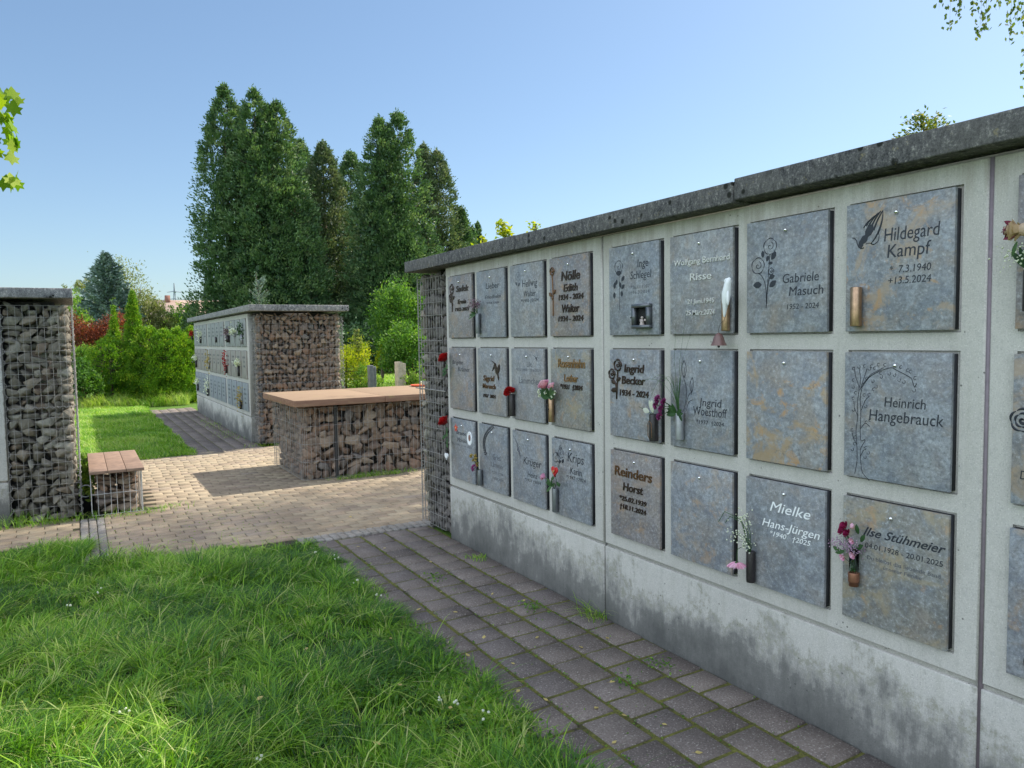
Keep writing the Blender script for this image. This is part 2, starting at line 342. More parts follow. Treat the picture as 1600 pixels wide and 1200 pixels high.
M_cream = petal('faded cream rose petals', (.50, .36, .22), (.72, .58, .48)); M_wine = petal('wine red petal edges', (.10, .01, .03), (.22, .03, .07))

# ------------------------------------------------------------ ground and paving
def poly_sheet(mb, pts, z, r=.5):
    bm = bmesh.new(); vs_ = [bm.verts.new((x, y, z)) for x, y in pts]; bm.faces.new(vs_); bmesh.ops.triangulate(bm, faces=bm.faces[:]); from_bm(mb, bm, r)
def ground_mat():
    m, nt, b = mat('short grass and soil', .95); g = N(nt); v = g.coord(); f = g.noise(v, 3.0, 8, .7); f2 = g.noise(v, 40, 4, .7)
    c = g.ramp(f, [(.3, (.045, .10, .012)), (.55, (.11, .22, .02)), (.75, (.17, .30, .035))]); c = g.mix(g.ramp(f2, [(.4, .5), (.65, 0.0)]), c, (.03, .05, .012))
    g.l(c, b.inputs['Base Color']); g.bump(f2, b, .8, .03); return m
M_ground = ground_mat()
def soil_mat():
    m, nt, b = mat('soil and moss between blades', .95); g = N(nt); v = g.coord(); f = g.noise(v, 18, 6, .7)
    g.l(g.ramp(f, [(.35, (.008, .013, .004)), (.55, (.014, .028, .007)), (.75, (.035, .03, .018))]), b.inputs['Base Color']); return m
M_soil = soil_mat()
def joint_mat(name, a, b_, c_, lo=.42, hi=.56):
    m, nt, b = mat(name, .95); g = N(nt); v = g.coord(); f = g.noise(v, 4.5, 6, .7); f2 = g.noise(v, 90, 4, .7)
    c = g.ramp(f, [(lo, a), ((lo+hi)/2, b_), (hi+.12, c_)]); c = g.mix(g.ramp(f2, [(.35, .6), (.6, 0.0)]), c, (.02, .02, .012)); g.l(c, b.inputs['Base Color']); g.bump(f2, b, .8, .01); return m
M_joint = joint_mat('mossy joints', (.06, .05, .035), (.12, .12, .03), (.19, .19, .04), .36, .50)
M_jsand = joint_mat('sandy joints', (.055, .045, .03), (.05, .045, .025), (.07, .08, .025), .45, .6)
def paver_mat(name, cols, spk=.5):
    m, nt, b = mat(name, .9, 0, .25); g = N(nt); v = g.coord(); c = g.ramp(g.attr(), [(i/(len(cols)-1), k) for i, k in enumerate(cols)])
    big = g.noise(v, 2.3, 5, .65); c = g.mix(g.ramp(big, [(.35, .55), (.6, 0.0)]), c, tuple(x*.6 for x in cols[0]))
    f = g.noise(v, 120, 3, .75); c = g.mix(g.ramp(f, [(.32, .6), (.45, 0.0)]), c, (.03, .028, .027)); c = g.mix(g.ramp(f, [(.58, 0.0), (.68, spk)]), c, (.52, .48, .42))
    st = g.noise(v, 11, 6, .75); c = g.mix(g.ramp(st, [(.55, 0.0), (.75, .35)]), c, (.30, .27, .23)); c = g.mix(g.ramp(g.noise(v, 27, 5, .7), [(.60, 0.0), (.68, .4)]), c, (.05, .048, .035))
    g.l(c, b.inputs['Base Color']); g.bump(g.math('ADD', f, g.math('MULTIPLY', st, .8)), b, .5, .005); return m
M_pav = paver_mat('grey purple concrete pavers', [(.145, .120, .106), (.182, .152, .133), (.22, .182, .156), (.16, .137, .128)], .75)
M_brick = paver_mat('tan clay pavers', [(.30, .235, .16), (.345, .28, .19), (.385, .315, .215), (.32, .25, .18), (.31, .255, .195)], .3)
M_cob = paver_mat('small grey setts', [(.22, .21, .19), (.32, .30, .27), (.27, .24, .20)])
def paver(mb, x0, y0, x1, y1, z=0.0, ch=.006, tilt=.0015, r=None):
    r = random.random() if r is None else r; q = [z+random.uniform(-tilt, tilt) for _ in range(4)]; d = ch*1.3
    V = [(x0, y0, z-d), (x1, y0, z-d), (x1, y1, z-d), (x0, y1, z-d), (x0+ch, y0+ch, q[0]), (x1-ch, y0+ch, q[1]), (x1-ch, y1-ch, q[2]), (x0+ch, y1-ch, q[3]),
         (x0, y0, z-.05), (x1, y0, z-.05), (x1, y1, z-.05), (x0, y1, z-.05)]
    mb.add(V, [(4, 5, 6, 7), (0, 1, 5, 4), (1, 2, 6, 5), (2, 3, 7, 6), (3, 0, 4, 7), (8, 9, 1, 0), (9, 10, 2, 1), (10, 11, 3, 2), (11, 8, 0, 3)], r)

mb = MB(); poly_sheet(mb, [(-900, -200), (1200, -200), (1200, 1500), (-900, 1500)], -.034); tag(build('ground', mb, M_ground, world=False), kind='structure')
# near path beside the main wall: five lanes of staggered pavers
mb = MB(); jb = MB(); poly_sheet(jb, [(1.46, -2.5), (2.46, -2.5), (2.46, 5.66), (1.46, 5.66)], -.0075)
for i in range(5):
    xa = 1.475+i*.196; y = -2.4-random.random()*.1
    while y < 5.62:
        L = random.choice([.165, .21, .21, .245, .175]); y2 = min(y+L, 5.655); j = lambda: random.uniform(-.0025, .0025)
        if y2-y > .05: paver(mb, xa+.009+j(), y+.009+j(), xa+.187+j(), y2-.007+j(), ch=.008, tilt=.003, z=random.uniform(-.002, .002))
        y += L
tag(build('path_joints', jb, M_joint, world=False), kind='structure'); tag(build('path', mb, M_pav, world=False), kind='structure')
# plaza of small bricks, courses along x
mb = MB(); jb = MB(); poly_sheet(jb, [(-3.2, 6.65), (-.05, 6.55), (-.05, 5.85), (1.5, 5.6), (1.5, 5.74), (6.6, 5.74), (6.6, 11.25), (.02, 11.25), (.02, 7.62), (-3.2, 7.62)], -.0078)
y = 5.84; k = 0
while y < 11.2:
    x = -3.0+(k % 2)*.1+random.uniform(-.02, .02)
    while x < 6.5:
        xm = x+.1; ok = (xm > .05 and y > 5.82) or (xm < .03 and 6.72 < y < 7.60)
        if y > 10.95 and xm < 1.36: ok = False
        if .0 < xm < .52 and 7.6 < y < 8.8: ok = False
        xa, xb = x+.0028, x+.1972
        if y < 7.6 and xm > 0: xa = max(xa, .142)
        if y < 7.6 and xm <= 0: xb = min(xb, -.05)
        if ok and xb-xa > .03: paver(mb, xa, y+.0022, xb, y+.0978, ch=.0035, tilt=.001, r=min(1, max(0, random.gauss(.45+.12*math.sin(y*3.1)+.08*math.sin(x*2.3+y), .22))))
        x += .2
    y += .1; k += 1
tag(build('plaza_joints', jb, M_jsand, world=False), kind='structure'); tag(build('plaza', mb, M_brick, world=False), kind='structure')
# setts: thin strips bordering the plaza
mb = MB()
for yy in np.arange(5.9, 7.55, .062):
    for xx in (-.045, .018, .08):
        paver(mb, xx+random.uniform(0, .006), yy, xx+.059, yy+.058+random.uniform(-.003, .002), ch=.005, tilt=.003)
for xx in np.arange(1.42, 2.5, .062):
    for yy in (5.675, 5.738, 5.795): paver(mb, xx, yy+random.uniform(0, .005), xx+.058, yy+.058, ch=.005, tilt=.003)
tag(build('sett_strip', mb, M_cob, world=False), kind='structure')
mb = MB(); jb = MB(); poly_sheet(jb, [(1.36, 11.0), (2.3, 11.0), (2.3, 19.0), (1.36, 19.0)], -.0070)
for i in range(5):
    xa = 1.37+i*.185; y = 11.05
    while y < 18.9:
        L = random.choice([.17, .21, .25]); paver(mb, xa+.005, y+.005, xa+.18, y+L-.005); y += L
tag(build('side_path_joints', jb, M_joint, world=False), kind='structure'); tag(build('side_path', mb, M_pav, world=False), kind='structure')
mb = MB(); poly_sheet(mb, [(3, 29.5), (30, 25.5), (30, 26.7), (3, 30.6)], -.028); tag(build('far_path', mb, simple('pale gravel', (.42, .38, .30), .95, var=.25), world=False), kind='structure')
mb = MB(); poly_sheet(mb, [(-4, -1), (1.5, -1), (1.5, 5.58), (.1, 6.0), (.02, 6.6), (-4, 6.75)], -.020); poly_sheet(mb, [(-3, 11.02), (1.36, 11.02), (1.36, 21), (-3, 21)], -.020)
poly_sheet(mb, [(-.0, 7.62), (.12, 7.62), (.12, 11.0), (0, 11.0)], -.016)
tag(build('lawn_soil', mb, M_soil, world=False), kind='structure')

# ------------------------------------------------------------ grass blades
def fnoise(x, y, s=1.0):
    return (np.sin(x*3.1*s+1.7*np.sin(y*2.3*s))+np.sin(y*4.3*s+1.1+1.3*np.sin(x*3.7*s))+.6*np.sin(x*9.1*s+y*7.3*s))/2.6
def grass(mb, X, Y, h, w, z0=-.02, lean=.55, rbase=.45, th=None):
    n = len(X); nz = fnoise(X, Y); nz2 = fnoise(X+5, Y-3, 2.7)
    H = h*(.55+.75*rng.random(n))*(1+.35*nz); th = rng.random(n)*2*np.pi*.55+nz2*2.6+.6 if th is None else th
    ln = lean*(.35+rng.random(n))*(1+.4*nz2); dx, dy = np.cos(th), np.sin(th); sx, sy_ = -dy, dx
    tw = rng.normal(0, .5, n); sx, sy_ = sx*np.cos(tw)-sy_*np.sin(tw), sx*np.sin(tw)+sy_*np.cos(tw)
    W = w*(.6+.8*rng.random(n)); V = np.zeros((n, 7, 3))
    for j, (t, ww) in enumerate(((0, .5), (.45, .45), (.8, .28))):
        cx = X+dx*H*ln*t**2*1.5; cy_ = Y+dy*H*ln*t**2*1.5; cz = z0+H*(t-.38*ln*t**2.2)
        for sgn, k in ((-1, 2*j), (1, 2*j+1)): V[:, k, 0] = cx+sgn*sx*W*ww; V[:, k, 1] = cy_+sgn*sy_*W*ww; V[:, k, 2] = cz
    V[:, 6, 0] = X+dx*H*ln*1.5; V[:, 6, 1] = Y+dy*H*ln*1.5; V[:, 6, 2] = z0+H*(1-.42*ln)
    b = (np.arange(n)*7)[:, None]; rr = np.clip(rbase+.22*fnoise(X-2, Y+7, .8)+rng.normal(0, .17, n), 0, .88); rr = np.where(rng.random(n) < .035, 1.0, rr)
    mb.add(V.reshape(-1, 3), np.concatenate([b+np.array([[0, 1, 3, 2]]), b+np.array([[2, 3, 5, 4]])]), np.concatenate([rr, rr]))
    mb.add(V.reshape(-1, 3), b+np.array([[4, 5, 6]]), rr)
def scatter(n, x0, x1, y0, y1, ok=None):
    X = rng.uniform(x0, x1, n); Y = rng.uniform(y0, y1, n)
    if ok is not None: k = ok(X, Y); X, Y = X[k], Y[k]
    return X, Y
edge = lambda Y: 1.475+.035*np.sin(Y*5.1)+.02*np.sin(Y*13.7)+np.where(Y < 2.6, (2.6-Y)*-.02, 0)
def fg(X, Y):
    e = (X < edge(Y)) & (Y < 5.98-.27*np.clip(X, 0, 1.6)/1.5+.04*np.sin(X*9))
    return e | ((X < .0+.03*np.sin(Y*7)) & (Y < 6.74+.05*np.sin(X*6)))
mb = MB()
X, Y = scatter(88000, -.75, 1.62, 1.7, 6.95, fg); grass(mb, X, Y, .050, .0030)
CX, CY = scatter(3400, -.75, 1.56, 1.7, 6.9, fg); q = 34; nt_ = len(CX); ts = np.clip(.75+.5*fnoise(CX*1.1, CY*1.1, 1.3)+rng.normal(0, .22, nt_), .35, 1.6)
th0 = rng.random((nt_, q))*2*np.pi; rr_ = .028*np.sqrt(rng.random((nt_, q)))*ts[:, None]; X = (CX[:, None]+rr_*np.cos(th0)).ravel(); Y = (CY[:, None]+rr_*np.sin(th0)).ravel()
sway_ = (1.2*fnoise(CX*.7, CY*.7)+.5)[:, None]; dth = np.arctan2(np.sin(th0)+.9*np.sin(sway_), np.cos(th0)+.9*np.cos(sway_)).ravel()
k = fg(X, Y); grass(mb, X[k], Y[k], (.095*np.repeat(ts, q))[k], .0042, lean=.85, rbase=(.40+.20*np.repeat(rng.normal(0, 1, nt_), q))[k], th=dth[k])
X, Y = scatter(22000, -4, -.75, .5, 6.9, fg); grass(mb, X, Y, .09, .006)
X, Y = scatter(9000, -.75, 1.6, .2, 1.7, fg); grass(mb, X, Y, .09, .005)
X, Y = scatter(1500, -.75, 1.5, 1.7, 6.6, fg); grass(mb, X, Y, .15, .0052, lean=1.15, rbase=.72)
# creeping edge growth over the paving
X, Y = scatter(9000, 1.38, 1.56, 1.7, 5.75, lambda X, Y: rng.random(len(X)) < .5+.5*fnoise(X*2, Y*3)); grass(mb, X, Y, .04, .0035, z0=-.01, lean=1.3)
tag(build('lawn_grass', mb, M_grass, world=False), 'long green grass of the near lawn', 'grass', kind='stuff')
mb = MB()
X, Y = scatter(62000, -.9, 1.38, 10.95, 21.2, lambda X, Y: (X > -.95) & (Y > 10.97+.05*np.sin(X*7)) & (X < 1.36+.03*np.sin(Y*4))); grass(mb, X, Y, .085, .008, rbase=.62)
X, Y = scatter(3200, -.3, 2.4, 20.2, 20.9); grass(mb, X, Y, .30, .007, rbase=.8)
tag(build('far_lawn_grass', mb, M_grass, world=False), 'sunlit grass of the lawn beyond the brick plaza', 'grass', kind='stuff')
mb = MB(); X, Y = scatter(36000, 4.6, 13, 16, 34, lambda X, Y: (X > Y*.33) & (X < Y*.48)); grass(mb, X, Y, .10, .02, z0=-.03, rbase=.7)
tag(build('park_grass', mb, M_grass, world=False), 'bright mown grass glimpsed behind the stone table', 'grass', kind='stuff')
# broad leaved weeds, clover and seed spikes within the lawn
mb = MB()
X, Y = scatter(1500, -.7, 1.5, 1.9, 6.5, fg); k = fnoise(X*.9+2, Y*.9) > .25; X, Y = X[k], Y[k]; P = np.c_[X, Y, rng.uniform(.0, .05, len(X))]
A = np.c_[rng.normal(size=(len(X), 2)), rng.uniform(.1, .7, len(X))]; diamonds(mb, P, A, rng.uniform(.02, .045, len(X)), rng.uniform(.012, .022, len(X)), rng.uniform(.2, .8, len(X)))
X, Y = scatter(900, 1.05, 1.52, 2.0, 3.4); P = np.c_[X, Y, rng.uniform(.01, .05, len(X))]; diamonds(mb, P, np.c_[rng.normal(size=(len(X), 2)), rng.uniform(-.1, .3, len(X))], .02, .018, rng.uniform(.1, .5, len(X)))
tag(build('clover', mb, M_bush, world=False), 'clover and broad leaved weeds growing in the near lawn', 'weeds', kind='stuff')

# ------------------------------------------------------------ columbarium builder
TX = lambda X0: (lambda V: np.c_[X0-V[:, 2], -V[:, 0], V[:, 1]])      # faces -X: u = -y
TY = lambda Y0: (lambda V: np.c_[V[:, 0], Y0-V[:, 2], V[:, 1]])       # faces -Y: u = x
def tadd(mb, T, V, F, r=.5): mb.add(T(np.asarray(V, float)), F, r)
SL_W, SL_H, PITCH = .403, .468, .466
ROWZ = [1.541, 1.014, .486]
def niche_panel(T, u0, W=1.9565, z0=.418, z1=2.078, s=1.0, thick=.09):
    mb = MB(); dep = .022; c = .004
    us = [u0]; 
    for i in range(4): us += [u0+.081+PITCH*i, u0+.081+PITCH*i+SL_W]
    us.append(u0+W); vs_ = [z0]
    for zz in sorted(ROWZ): vs_ += [zz, zz+SL_H]
    vs_.append(z1); vs_ = [q*s for q in vs_]; b = .006
    usx = us[:]; usx[0] += b; usx[-1] -= b; vsx = vs_[:]; vsx[0] += b; vsx[-1] -= b
    for i in range(len(us)-1):
        for j in range(len(vs_)-1):
            a0, a1, b0, b1 = usx[i], usx[i+1], vsx[j], vsx[j+1]
            if i % 2 == 1 and j % 2 == 1:
                o = [(a0, b0, 0), (a1, b0, 0), (a1, b1, 0), (a0, b1, 0)]; n_ = [(a0+c, b0+c, -dep), (a1-c, b0+c, -dep), (a1-c, b1-c, -dep), (a0+c, b1-c, -dep)]
                tadd(mb, T, o+n_, [(0, 1, 5, 4), (1, 2, 6, 5), (2, 3, 7, 6), (3, 0, 4, 7), (4, 5, 6, 7)])
            else: tadd(mb, T, [(a0, b0, 0), (a1, b0, 0), (a1, b1, 0), (a0, b1, 0)], [(0, 1, 2, 3)])
    a0, a1, b0, b1 = us[0], us[-1], vs_[0], vs_[-1]; i0, i1, j0, j1 = usx[0], usx[-1], vsx[0], vsx[-1]
    fr = [(i0, j0, 0), (i1, j0, 0), (i1, j1, 0), (i0, j1, 0)]; md = [(a0, b0, -b), (a1, b0, -b), (a1, b1, -b), (a0, b1, -b)]; bk = [(a0, b0, -thick), (a1, b0, -thick), (a1, b1, -thick), (a0, b1, -thick)]
    tadd(mb, T, fr+md+bk, [(0+q, 4+q, 4+(q+1) % 4, (q+1) % 4) for q in range(4)]+[(4+q, 8+q, 8+(q+1) % 4, 4+(q+1) % 4) for q in range(4)]+[(8, 11, 10, 9)])
    return mb
def tbox(mb, T, a, b, r=.5, c=0.0):
    t = MB(); box(t, a, b, r, c)
    for V, F, rr in t.b: mb.add(T(V), F, rr)
# convex stones
STONES = []
for i in range(26):
    bm = bmesh.new(); n_ = random.randint(9, 13); P = []
    for k in range(n_):
        v = Vector((random.gauss(0, 1), random.gauss(0, 1), random.gauss(0, 1))).normalized(); v = Vector((max(-.86, min(.86, v.x*1.15)), max(-.8, min(.8, v.y*1.2)), v.z)); bm.verts.new(v)
    bmesh.ops.convex_hull(bm, input=bm.verts[:]); bmesh.ops.delete(bm, geom=[v for v in bm.verts if not v.link_faces], context='VERTS')
    bmesh.ops.bevel(bm, geom=bm.edges[:], offset=.02, segments=1, affect='EDGES'); bmesh.ops.triangulate(bm, faces=bm.faces[:]); bm.verts.index_update()
    STONES.append((np.array([v.co[:] for v in bm.verts]), np.array([[v.index for v in f.verts] for f in bm.faces]))); bm.free()
def stones(mb, T, u0, u1, v0, v1, size=.09, elong=1.5, depth=.10, layers=2, wmax=0.0, rot=.35):
    for ly in range(layers):
        v = v0
        while v < v1-.01:
            h = min(random.uniform(.65, 1.25)*size, v1-v+.01); u = u0-random.uniform(0, size*.5)
            while u < u1-.01:
                w = random.uniform(.6, 1.5)*size*elong; uc = min(max(u+w/2, u0+w*.42), u1-w*.42); V, F = random.choice(STONES)
                a = random.gauss(0, rot); ca, sa = math.cos(a), math.sin(a); e1, e2 = random.uniform(0, 6.28), random.uniform(-.5, .5)
                q = V.copy(); q = np.c_[q[:, 0]*math.cos(e1)-q[:, 2]*math.sin(e1), q[:, 1], q[:, 0]*math.sin(e1)+q[:, 2]*math.cos(e1)]
                hh = h*random.uniform(.85, 1.3); x = q[:, 0]*w*.58; y_ = q[:, 1]*hh*.58; z = q[:, 2]*depth*.5
                x, y_ = x*ca-y_*sa, x*sa+y_*ca; x = np.clip(x+uc, u0-.005, u1+.005); y_ = y_+v+h/2; z = z-depth*.5-.012+wmax-ly*depth*.8+random.uniform(-.012, .004)
                tadd(mb, T, np.c_[x, y_, np.minimum(z, -.006+wmax)], F, random.random()); u += w*random.uniform(.86, 1.0)
            v += h*.93
PLAQ = []
# ---- main wall
D = 2.447; YEND = 5.209; Tm = TX(D)
main = thing('urn_wall', 'long pale concrete urn wall with three rows of stone plaques, right of the path', 'urn wall', (D+.7, 2.2, 0))
for p in range(3):
    u0 = -YEND+.006+1.9685*p
    build('niche_panel', niche_panel(Tm, u0), M_conc, main)
    mb = MB(); tbox(mb, Tm, (u0-.001*p, -.06, -.09), (u0+1.9565, .402, -.0005), c=.006); build('plinth', mb, M_plinth, main)
mb = MB(); box(mb, (D+.016, -.68, 0), (D+1.38, YEND-.01, 2.085)); build('core', mb, M_conc, main)
mb = MB(); tbox(mb, Tm, (-1.272-.0055, .0, -.05), (-1.272+.0055, 2.076, -.004)); build('joint_sealant', mb, M_sealant, main)
mb = MB(); tbox(mb, Tm, (-3.2405-.005, .0, -.05), (-3.2405+.005, 2.076, -.010)); build('joint_sealant', mb, simple('grey joint sealant', (.17, .17, .165), .8, var=.2), main)
for (ya, yb, dz) in ((5.80, 4.02, -.003), (4.012, 2.236, -.006), (2.228, .45, .004), (.442, -1.0, .0)):
    mb = MB(); box(mb, (D-.09, yb, 2.090+dz), (D+1.47, ya, 2.178+dz), c=.006); build('cap_slab', mb, M_cap, main)
mb = MB(); Tg = TX(D+.010); GY0, GY1 = YEND+.03, 5.745
stones(mb, Tg, -GY1, -GY0, .0, 2.06, .085, .9, .06, 2, rot=.8)
st = build('stone_fill', mb, M_st_dark, main); st['kind'] = 'stuff'
Te = lambda V: np.c_[D+.03+V[:, 0], GY1+V[:, 2], V[:, 1]]
mb = MB(); stones(mb, lambda V: np.c_[-V[:, 0], GY1+.004+V[:, 2], V[:, 1]], -(D+1.36), -(D+.006), .0, 2.05, .09, 1.2, .10, 1); s2 = build('stone_fill', mb, M_st_grey, main); s2['kind'] = 'stuff'
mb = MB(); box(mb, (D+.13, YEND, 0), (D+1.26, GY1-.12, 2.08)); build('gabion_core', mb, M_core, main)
mb = MB(); wires(mb, (D+.012, GY1+.015, .03), (0, -1, 0), (0, 0, 1), 10, 21, .05, .1, .0022); wires(mb, (D+.03, GY1+.015, .03), (1, 0, 0), (0, 0, 1), 27, 21, .05, .1, .0022)
helix(mb, D+.02, GY1+.018, .03, 2.04, .016, .06); tube(mb, [(D+.006, GY1+.02, .02), (D+.006, GY1+.02, 2.06)], .003, 5); tube(mb, [(D+.006, GY1+.10, 1.135), (D+.006, GY0+.02, 1.135)], .005, 5)
build('wire_mesh', mb, M_wireold, main)

# ---- far columbarium behind the table
S2 = .945; X2 = 2.25; T2 = TX(X2)
far = thing('urn_wall', 'shorter urn wall behind the stone table, its stone cage end facing the plaza', 'urn wall', (X2+.7, 14.7, 0))
for p in range(3):
    u0 = -17.82+1.9965*p+.006
    build('niche_panel', niche_panel(T2, u0, W=1.985, s=S2), M_conc, far)
    mb = MB(); tbox(mb, T2, (u0, -.06, -.09), (u0+1.985, .402*S2, -.0005), c=.006); build('plinth', mb, M_plinth, far)
mb = MB(); box(mb, (X2+.02, 11.9, 0), (X2+1.3, 17.8, 1.968)); build('core', mb, M_conc, far)
for (ya, yb) in ((18.25, 14.8), (14.79, 11.27)):
    mb = MB(); box(mb, (X2-.085, yb, 1.985), (X2+1.40, ya, 2.075), c=.006); build('cap_slab', mb, M_cap2, far)
mb = MB(); Ty = TY(11.40)
stones(mb, Ty, X2+.04, X2+1.30, 0, 1.93, .085, 1.1, .10, 2, rot=.9); st = build('stone_fill', mb, M_st_brown, far); st['kind'] = 'stuff'
mb = MB(); stones(mb, TX(X2+.02), -11.80, -11.42, 0, 1.93, .09, .9, .09, 1, rot=.8); stones(mb, TX(X2+.02), -18.15, -17.85, 0, 1.93, .09, .9, .09, 1, rot=.8); st = build('stone_fill', mb, M_st_dark, far); st['kind'] = 'stuff'
mb = MB(); stones(mb, lambda V: np.c_[X2+1.31+V[:, 2], V[:, 0], V[:, 1]], 11.42, 12.0, 0, 1.93, .08, 1.0, .08, 1, rot=.8); st = build('stone_fill', mb, M_st_grey, far); st['kind'] = 'stuff'
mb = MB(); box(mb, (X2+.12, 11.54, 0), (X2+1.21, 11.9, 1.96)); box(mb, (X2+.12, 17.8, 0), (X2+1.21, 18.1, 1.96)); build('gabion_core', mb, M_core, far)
mb = MB(); wires(mb, (X2+.02, 11.385, .03), (1, 0, 0), (0, 0, 1), 27, 20, .05, .0985, .0014); wires(mb, (X2+.005, 11.40, .03), (0, 1, 0), (0, 0, 1), 9, 20, .05, .0985, .002); wires(mb, (X2+1.325, 11.40, .03), (0, 1, 0), (0, 0, 1), 9, 20, .05, .0985, .002)
helix(mb, X2+1.325, 11.385, .03, 1.9, .014, .06); helix(mb, X2+.01, 11.385, .03, 1.9, .014, .06)
for i in range(26): tube(mb, [(X2+.03+.05*i, 11.38, .92), (X2+.055+.05*i, 11.372, .90), (X2+.08+.05*i, 11.38, .92)], .0022, 4, cap=False)
build('wire_mesh', mb, M_wire, far)

# ---- left columbarium (only its cage end is in view)
Y3 = 7.62; T3 = TY(Y3+.02)
left = thing('urn_wall', 'urn wall at the left edge, ending in a tall cage of rough grey stones', 'urn wall', (-1.6, 8.3, 0))
for p in range(1):
    build('niche_panel', niche_panel(T3, -.556-1.9565, s=.93), M_conc, left)
    mb = MB(); tbox(mb, T3, (-.556-1.9565, -.06, -.09), (-.556, .402*.93, -.0005), c=.006); build('plinth', mb, M_plinth, left)
mb = MB(); box(mb, (-2.5, Y3+.04, 0), (-.57, Y3+1.3, 1.94)); build('core', mb, M_conc, left)
mb = MB(); box(mb, (-2.6, Y3-.07, 1.945), (-.014, Y3+1.42, 2.03), c=.006); build('cap_slab', mb, M_cap2, left)
mb = MB(); stones(mb, TY(Y3+.01), -.535, -.085, 0, 1.88, .078, 1.35, .11, 2, rot=.5); stones(mb, lambda V: np.c_[-.030+V[:, 2], V[:, 0], V[:, 1]], Y3+.012, Y3+1.32, 0, 1.88, .09, 1.2, .10, 1)
st = build('stone_fill', mb, M_st_grey, left); st['kind'] = 'stuff'
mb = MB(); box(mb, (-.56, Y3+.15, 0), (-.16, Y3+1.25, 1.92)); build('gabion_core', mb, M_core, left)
mb = MB(); wires(mb, (-.545, Y3-.002, .03), (1, 0, 0), (0, 0, 1), 11, 20, .0515, .0975, .0018, .003); wires(mb, (-.026, Y3, .03), (0, 1, 0), (0, 0, 1), 27, 20, .05, .0975, .0022, .003)
helix(mb, -.030, Y3+.004, .03, 1.89, .016, .055, .0024); helix(mb, -.546, Y3+.008, .03, 1.89, .016, .0975, .0022)
for i in range(10): tube(mb, [(-.535+.0515*i, Y3-.006, 1.01), (-.515+.0515*i, Y3-.016, .99), (-.49+.0515*i, Y3-.008, 1.01)], .0026, 4, cap=False)
build('wire_mesh', mb, M_wireold, left)

# ------------------------------------------------------------ stone table and bench
M_slab = simple('red brown stone slab', (.30, .165, .12), .75, var=.22, nscale=9, bump=.2)
def slabtop():
    m, nt, b = mat('reddish table slab', .8); g = N(nt); v = g.coord(); f = g.noise(g.scale(v, (1.5, 14, 14)), 2, 6, .65); fine = g.noise(v, 120, 3, .7)
    c = g.ramp(f, [(.3, (.19, .095, .065)), (.5, (.25, .14, .09)), (.7, (.33, .21, .13))]); c = g.mix(g.ramp(fine, [(.55, 0.0), (.75, .4)]), c, (.38, .30, .22)); li = g.noise(v, 3.2, 4, .6)
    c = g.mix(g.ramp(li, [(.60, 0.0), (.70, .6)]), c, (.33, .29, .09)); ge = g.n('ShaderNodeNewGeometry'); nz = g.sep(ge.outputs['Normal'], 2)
    c = g.mix(g.ramp(nz, [(.5, 0.0), (.9, .72)]), c, g.mix(f, (.22, .15, .088), (.30, .22, .135))); g.l(c, b.inputs['Base Color']); g.bump(f, b, .25, .004); return m  # upward faces paler than the sides: sunlit top put into the colour
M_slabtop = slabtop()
tab = thing('stone_table', 'long table of caged brown stones with a red brown slab top', 'table', (3.0, 8.8, 0))
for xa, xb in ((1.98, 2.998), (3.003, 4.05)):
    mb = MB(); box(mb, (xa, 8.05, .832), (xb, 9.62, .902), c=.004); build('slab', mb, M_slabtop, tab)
mb = MB(); stones(mb, TY(8.17), 2.10, 4.0, 0, .80, .105, 1.35, .11, 2, rot=.55); stones(mb, TX(2.10), -9.5, -8.2, 0, .80, .09, 1.0, .10, 2, rot=1.2)
st = build('stone_fill', mb, M_st_brown, tab); st['kind'] = 'stuff'
mb = MB(); box(mb, (2.24, 8.33, 0), (3.94, 9.5, .80)); build('core', mb, M_core, tab)
mb = MB(); wires(mb, (2.12, 8.145, .02), (1, 0, 0), (0, 0, 1), 39, 5, .05, .195, .0020, .003); wires(mb, (2.065, 8.2, .02), (0, 1, 0), (0, 0, 1), 27, 5, .05, .195, .0022, .003); wires(mb, (4.03, 8.2, .02), (0, 1, 0), (0, 0, 1), 27, 5, .05, .195, .0022)
for z in (.02, .215, .41, .605, .80):
    t = np.linspace(0, math.pi/2, 6); tube(mb, np.c_[2.12-.055*np.sin(t), 8.145+.055*(1-np.cos(t)), np.full(6, z)], .0024, 4, cap=False)
for a in (.25, .5, .75): 
    x, y = 2.12-.055*math.sin(a*1.57), 8.145+.055*(1-math.cos(a*1.57)); tube(mb, [(x, y, .02), (x, y, .80)], .0022, 4)
build('wire_mesh', mb, M_wire, tab)
M_post = simple('dark steel post', (.06, .06, .06), .5, .5)
for xx in (2.46, 3.62):
    mb = MB(); tube(mb, [(xx, 8.19, .0), (xx, 8.19, .83)], .018, 8); build('support_post', mb, M_post, tab)
ben = thing('stone_bench', 'low caged stone bench with a brown board seat beside the left urn wall', 'bench', (.26, 8.15, 0))
for i in range(3):
    xa = .042+i*.1465; mb = MB(); box(mb, (xa, 7.50, .395), (xa+.1435, 8.80, .422), c=.003); build('seat_board', mb, simple('brown seat board', (.25, .165, .115), .75, var=.25, nscale=14), ben)
mb = MB(); stones(mb, TY(7.62), .09, .43, 0, .34, .07, 2.2, .16, 3, rot=.18); stones(mb, lambda V: np.c_[.445+V[:, 2], V[:, 0], V[:, 1]], 7.65, 8.7, 0, .37, .06, 1.8, .08, 1, rot=.2); st = build('stone_fill', mb, M_st_brown, ben); st['kind'] = 'stuff'
